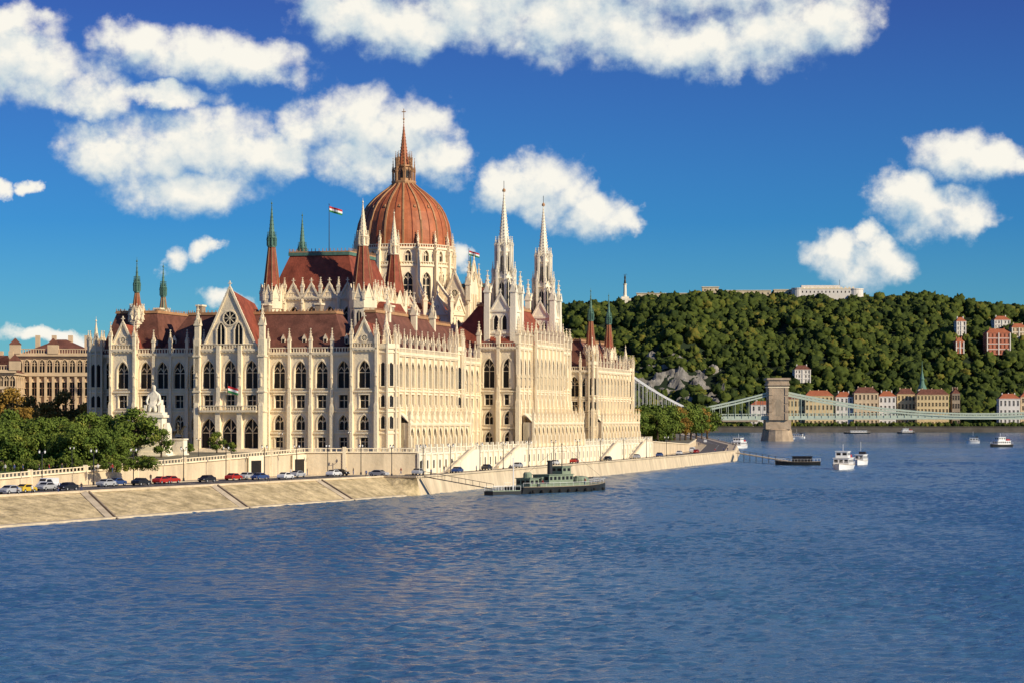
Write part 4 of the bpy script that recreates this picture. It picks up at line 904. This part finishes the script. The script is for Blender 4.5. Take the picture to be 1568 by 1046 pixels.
# ------------------------------------------------------------ boats
def hull(mb,L,W,H,m,deck='promenade',bowp=.9,z0=-.4):
    n=14; S=[]
    for i in range(n+1):
        t=i/n; y=-L/2+L*t; w_=W/2*min(1,math.sin(math.pi*min(.5,(1-t)*1.1+.0))**.7 if t>.5 else min(1,.75+t)); w_=max(.05,w_); sh=H*(1+.35*max(0,(t-.6)/.4)**2+.1*max(0,(.3-t)/.3))
        S.append((y,w_,sh))
    for (y0,w0,s0),(y1,w1,s1) in zip(S,S[1:]):
        for s in (-1,1):
            mb.poly([(s*w0*.8,y0,z0),(s*w1*.8,y1,z0),(s*w1,y1,s1),(s*w0,y0,s0)],m); mb.beam((s*w0,y0,s0+.05),(s*w1,y1,s1+.05),.12,'stone_dark')
            mb.beam((s*w0*.97,y0,s0+1),(s*w1*.97,y1,s1+1),.05,'white_paint'); mb.beam((s*w0*.97,y0,s0),(s*w0*.97,y0,s0+1),.05,'white_paint')
        mb.poly([(-w0,y0,s0-.05),(w0,y0,s0-.05),(w1,y1,s1-.05),(-w1,y1,s1-.05)],deck)
    y0,w0,s0=S[0]; mb.poly([(-w0*.8,y0,z0),(w0*.8,y0,z0),(w0,y0,s0),(-w0,y0,s0)],m)
def cabin(mb,W,y0,y1,z0,z1,m):
    mb.box(-W/2,W/2,y0,y1,z0,z1,m); mb.box(-W/2-.25,W/2+.25,y0-.25,y1+.25,z1,z1+.15,m)
    n=max(2,int((y1-y0)/1.6)); h=z1-z0
    for i in range(n):
        a=y0+(y1-y0)*(i+.2)/n;b=y0+(y1-y0)*(i+.8)/n
        for s in (-1,1): mb.poly([(s*(W/2+.02),a,z0+h*.4),(s*(W/2+.02),b,z0+h*.4),(s*(W/2+.02),b,z0+h*.8),(s*(W/2+.02),a,z0+h*.8)],'glass_and_dark_openings')
    k=max(2,int(W/1.4))
    for i in range(k):
        a=-W/2+W*(i+.15)/k;b=-W/2+W*(i+.85)/k
        for yv in (y0-.02,y1+.02): mb.poly([(a,yv,z0+h*.4),(b,yv,z0+h*.4),(b,yv,z0+h*.8),(a,yv,z0+h*.8)],'glass_and_dark_openings')
mb=MB(); G='navy_green'; hull(mb,42,8,1.5,'black_hull','navy_green'); mb.box(-3.2,3.2,-14,6,1.5,2.3,G); cabin(mb,5,-9,2,2.3,4.3,G); cabin(mb,3.6,-2,2,4.45,6.2,G); cabin(mb,4.2,-17,-13,1.5,3.6,G)
mb.lathe(0,9,[(2.4,1.5),(2.4,2.9),(1.9,3.6),(.4,3.8)],16,G); mb.beam((-.4,10,2.9),(-.4,14.5,3.3),.25,'dark_metal'); mb.beam((.4,10,2.9),(.4,14.5,3.3),.25,'dark_metal')
mb.lathe(0,-5,[(.7,4.4),(.65,7.4),(.8,7.5),(.8,7.8)],14,'dark_metal'); mb.lathe(0,.5,[(.14,6.2),(.07,12)],8,'dark_metal'); mb.beam((-1.5,.5,10),(1.5,.5,10),.1,'dark_metal')
mb.beam((0,.5,11.8),(0,20,3),.04,'dark_metal'); mb.beam((0,.5,11.8),(0,-20,2.6),.04,'dark_metal')
for yv in (-16,-11,5): mb.lathe(1.6,yv,[(.25,2.3),(.25,3.3),(.45,3.6),(.45,3.9)],8,G)
mb.lathe(0,-15,[(1.1,3.7),(1.1,4.7),(.8,5.1)],12,G)
for k in range(9): mb.lathe(3.9,-18+k*4,[(.35,.2),(.45,.5),(.35,.9)],8,'tyre')
ob=mb.obj('river_monitor_warship',None,(11,530,0),math.radians(-35)); ob.scale=(.88,.88,.92)
for (lx,ly) in ((2.2,8),(-1.5,15),(2.5,-12)):
    a=math.radians(-35); lx*=.88;ly*=.88; inst('person',PM[0],(11+lx*math.cos(a)-ly*math.sin(a),530+lx*math.sin(a)+ly*math.cos(a),1.38),lx)
mb=MB(); mb.box(-1.5,1.5,-4,4,-.3,.8,'black_hull'); mb.frus(-1.4,1.4,-3.9,3.9,.8,.95,.1,.1,'navy_green'); mb.beam((0,3,.9),(0,3,8),.15,'white_paint')
for s in (-1,1):
    mb.beam((s*1.4,-3.9,1.9),(s*1.4,3.9,1.9),.06,'white_paint')
    for k in range(6): mb.beam((s*1.4,-3.9+k*1.56,.9),(s*1.4,-3.9+k*1.56,1.9),.06,'white_paint')
mb.obj('mooring_pontoon',None,(-2.0,510,0),math.radians(-50))
mb=MB(); a=Vector((-19,508,4.0));b=Vector((-4,510,1.2)); mb.beam(a,b,1.6,'dark_metal',.2)
for k in range(11):
    p=a.lerp(b,k/10); mb.beam(p+Vector((0,-.7,0)),p+Vector((0,-.7,1.1)),.08,'dark_metal')
mb.beam(a+Vector((0,-.7,1.1)),b+Vector((0,-.7,1.1)),.08,'dark_metal'); mb.beam(a+Vector((0,.7,1.1)),b+Vector((0,.7,1.1)),.08,'dark_metal'); mb.obj('gangway')
def ferry(name,b,d,L,W,rz,hm='white_paint',two=True,sc=1):
    mb=MB(); hull(mb,L,W,1.4,hm); cabin(mb,W*.75,-L*.38,L*.25,1.4,3.6,'white_paint')
    if two: cabin(mb,W*.6,-L*.15,L*.18,3.8,5.8,'white_paint')
    mb.beam((0,0,5),(0,0,8.2),.12,'white_paint'); mb.box(-W*.3,W*.3,-L*.36,-L*.2,3.8,4.7,'cloth_red' if two else 'cloth_dark')
    x,y=sv(b,d); mb.obj(name,None,(x,y,0),math.radians(rz))
ferry('passenger_ferry',1291,775,22,6.6,165); ferry('motor_boat',1318,850,12,4,160,two=False); ferry('passenger_ferry',1131,1340,22,7,160); ferry('motor_boat',1200,1950,18,6,80,two=False)
ferry('passenger_ferry',1532,1400,16,6,120,'black_hull'); ferry('motor_boat',1490,1620,9,3,80,two=False); ferry('cargo_boat',1312,2700,30,7,90,'black_hull',False); ferry('cargo_boat',1387,2750,20,7,90,'black_hull'); ferry('motor_boat',1220,2050,14,5,70,two=False)
mb=MB(); hull(mb,16,5,1.2,'black_hull'); cabin(mb,3.4,-5,2,1.2,3.1,'dark_metal'); mb.obj('landing_barge',None,(*sv(1222,842),0),math.radians(80))
mb=MB(); p=Vector((*sv(1130,925),3.2)); q=Vector((*sv(1208,850),1.2)); mb.beam(p,q,1.8,'wall_stone',.3); mb.beam(p+Vector((0,0,1)),q+Vector((0,0,1)),.1,'dark_metal')
for k in range(9): c0=p.lerp(q,k/8); mb.beam(c0+Vector((0,0,-4)),c0+Vector((0,0,1)),.22,'dark_metal')
mb.obj('landing_pier')
# ------------------------------------------------------------ sun + sky
Sx,Sy,el=.83,-.56,math.radians(26); hn=math.hypot(Sx,Sy); S=Vector((Sx/hn*math.cos(el),Sy/hn*math.cos(el),math.sin(el)))
L=bpy.data.lights.new('sun','SUN'); L.energy=5.0; L.angle=math.radians(.5); L.color=(1,.87,.65); o=bpy.data.objects.new('sun',L); SC.collection.objects.link(o); o.rotation_euler=S.to_track_quat('Z','Y').to_euler(); o.location=(300,-200,400)
W=bpy.data.worlds.new('World'); SC.world=W; W.use_nodes=True; nt=W.node_tree; n=nt.nodes; l=nt.links; bg=n['Background']; bg.inputs[1].default_value=.10
try: W.cycles.sampling_method='MANUAL'; W.cycles.sample_map_resolution=256
except Exception: pass
sky=n.new('ShaderNodeTexSky'); sky.sky_type='NISHITA'; sky.sun_disc=False; sky.sun_elevation=el; sky.sun_rotation=math.atan2(Sx,Sy); sky.air_density=1.0; sky.dust_density=.3; sky.ozone_density=3
def mth(nt,op,a,b=None,c=None,clamp=False):
    k=nt.nodes.new('ShaderNodeMath'); k.operation=op; k.use_clamp=clamp
    for i,v in enumerate((a,b,c)):
        if v is None: continue
        if isinstance(v,(int,float)): k.inputs[i].default_value=v
        else: nt.links.new(v,k.inputs[i])
    return k.outputs[0]
tc=n.new('ShaderNodeTexCoord'); sp=n.new('ShaderNodeSeparateXYZ'); l.new(tc.outputs['Generated'],sp.inputs[0])
az=mth(nt,'ARCTAN2',sp.outputs[0],sp.outputs[1]); hh=mth(nt,'SQRT',mth(nt,'ADD',mth(nt,'MULTIPLY',sp.outputs[0],sp.outputs[0]),mth(nt,'MULTIPLY',sp.outputs[1],sp.outputs[1]))); elv=mth(nt,'DIVIDE',sp.outputs[2],mth(nt,'MAXIMUM',hh,.01))
cv=n.new('ShaderNodeCombineXYZ'); l.new(mth(nt,'MULTIPLY',az,3.6),cv.inputs[0]); l.new(mth(nt,'MULTIPLY',elv,3.6),cv.inputs[1])
BL=[(500,5,50,50),(560,30,90,48),(640,45,80,38),(740,20,110,55),(860,30,120,60),(960,45,110,50),(1060,70,110,42),(1130,75,90,42),(1190,45,110,55),(1290,40,60,45),(900,-60,450,90),
(20,100,75,62),(75,125,90,45),(140,155,70,30),(30,50,40,28),(215,75,70,35),(290,90,110,38),(380,105,85,30),(250,150,80,16),
(150,240,55,40),(240,235,85,55),(320,215,95,50),(280,290,110,35),(400,240,80,42),
(490,195,70,42),(560,185,80,52),(630,205,70,50),(675,240,45,35),(570,245,110,30),
(775,285,50,33),(840,290,65,45),(900,320,60,40),(950,330,35,22),
(272,398,27,18),(316,384,24,16),(1440,245,62,32),(1500,260,48,30),(1550,268,24,14),(1380,300,50,32),(1430,330,80,36),(1475,345,40,22),(1270,385,52,28),(1330,400,60,36),(1345,370,30,18),
(8,298,22,14),(54,293,18,10),(100,522,70,11),(345,462,40,14),(700,395,14,22)]
g=bpy.data.node_groups.new('cloud_field','ShaderNodeTree'); g.interface.new_socket('V',in_out='INPUT',socket_type='NodeSocketVector'); g.interface.new_socket('F',in_out='OUTPUT',socket_type='NodeSocketFloat')
gi=g.nodes.new('NodeGroupInput'); go=g.nodes.new('NodeGroupOutput')
def gn(sc,det,ro): 
    t=g.nodes.new('ShaderNodeTexNoise'); t.inputs['Scale'].default_value=sc; t.inputs['Detail'].default_value=det; t.inputs['Roughness'].default_value=ro; g.links.new(gi.outputs[0],t.inputs['Vector']); return t
t1=gn(9,6,.6)
vm=g.nodes.new('ShaderNodeVectorMath'); vm.operation='MULTIPLY_ADD'; g.links.new(t1.outputs['Color'],vm.inputs[0]); vm.inputs[1].default_value=(.12,.09,0); g.links.new(gi.outputs[0],vm.inputs[2])
cur=None
for (x,y,rx,ry) in BL:
    s=g.nodes.new('ShaderNodeVectorMath'); s.operation='SUBTRACT'; g.links.new(vm.outputs[0],s.inputs[0]); s.inputs[1].default_value=((x-784)/1000+.06,(642-y)/1000+.045,0)
    q=g.nodes.new('ShaderNodeVectorMath'); q.operation='MULTIPLY'; g.links.new(s.outputs[0],q.inputs[0]); q.inputs[1].default_value=(1000/rx/1.25,1000/ry/1.25,0)
    e=g.nodes.new('ShaderNodeVectorMath'); e.operation='DOT_PRODUCT'; g.links.new(q.outputs[0],e.inputs[0]); g.links.new(q.outputs[0],e.inputs[1])
    cur=e.outputs['Value'] if cur is None else mth(g,'MINIMUM',cur,e.outputs['Value'])
t2=gn(19,6,.58)
out=mth(g,'SUBTRACT',1.0,cur); out=mth(g,'MAXIMUM',out,-3.0); out=mth(g,'ADD',out,mth(g,'MULTIPLY',mth(g,'SUBTRACT',t2.outputs['Fac'],.5),2.0)); g.links.new(out,go.inputs[0])
def fld(off):
    k=n.new('ShaderNodeGroup'); k.node_tree=g
    if off: a=n.new('ShaderNodeVectorMath'); a.operation='ADD'; l.new(cv.outputs[0],a.inputs[0]); a.inputs[1].default_value=off; l.new(a.outputs[0],k.inputs[0])
    else: l.new(cv.outputs[0],k.inputs[0])
    return k.outputs[0]
f0=fld(None); f1=fld((.012,.036,0))
mr=n.new('ShaderNodeMapRange'); mr.interpolation_type='SMOOTHSTEP'; l.new(f0,mr.inputs[0]); mr.inputs[1].default_value=-.1; mr.inputs[2].default_value=.95
mask=mth(nt,'MULTIPLY',mr.outputs[0],mth(nt,'GREATER_THAN',sp.outputs[1],0.0))
df=mth(nt,'SUBTRACT',f0,f1); sh=n.new('ShaderNodeMapRange'); l.new(df,sh.inputs[0]); sh.inputs[1].default_value=-.85; sh.inputs[2].default_value=.55
cc=n.new('ShaderNodeMix'); cc.data_type='RGBA'; l.new(sh.outputs[0],cc.inputs[0]); cc.inputs[6].default_value=(3.7,5.3,6.6,1); cc.inputs[7].default_value=(9.6,9.3,8.4,1)  # pseudo-lighting painted into the clouds: bright sunward tops, blue-grey undersides
tr=n.new('ShaderNodeValToRGB'); l.new(mth(nt,'MULTIPLY',elv,3.0),tr.inputs[0]); E=tr.color_ramp.elements
E[0].position=0; E[0].color=(.30,.76,1.0,1); E[1].position=.56; E[1].color=(.17,.27,.70,1); e=E.new(.25); e.color=(.12,.46,.92,1); e=E.new(1.0); e.color=(.22,.42,.9,1)
ml=n.new('ShaderNodeMix'); ml.data_type='RGBA'; ml.blend_type='MULTIPLY'; ml.inputs[0].default_value=1; l.new(sky.outputs[0],ml.inputs[6]); l.new(tr.outputs[0],ml.inputs[7])
fm=n.new('ShaderNodeMix'); fm.data_type='RGBA'; l.new(mask,fm.inputs[0]); l.new(ml.outputs[2],fm.inputs[6]); l.new(cc.outputs[2],fm.inputs[7]); l.new(fm.outputs[2],bg.inputs[0])
# ------------------------------------------------------------ camera
cam=bpy.data.cameras.new('camera'); cam.lens=82.65; cam.sensor_width=36; cam.shift_y=.0759; cam.clip_end=20000; cam.clip_start=1
o=bpy.data.objects.new('camera',cam); SC.collection.objects.link(o); o.location=(0,0,16.3); o.rotation_euler=(math.pi/2,0,0); SC.camera=o
SC.view_settings.view_transform='Standard'; SC.view_settings.look='None'; SC.view_settings.exposure=0
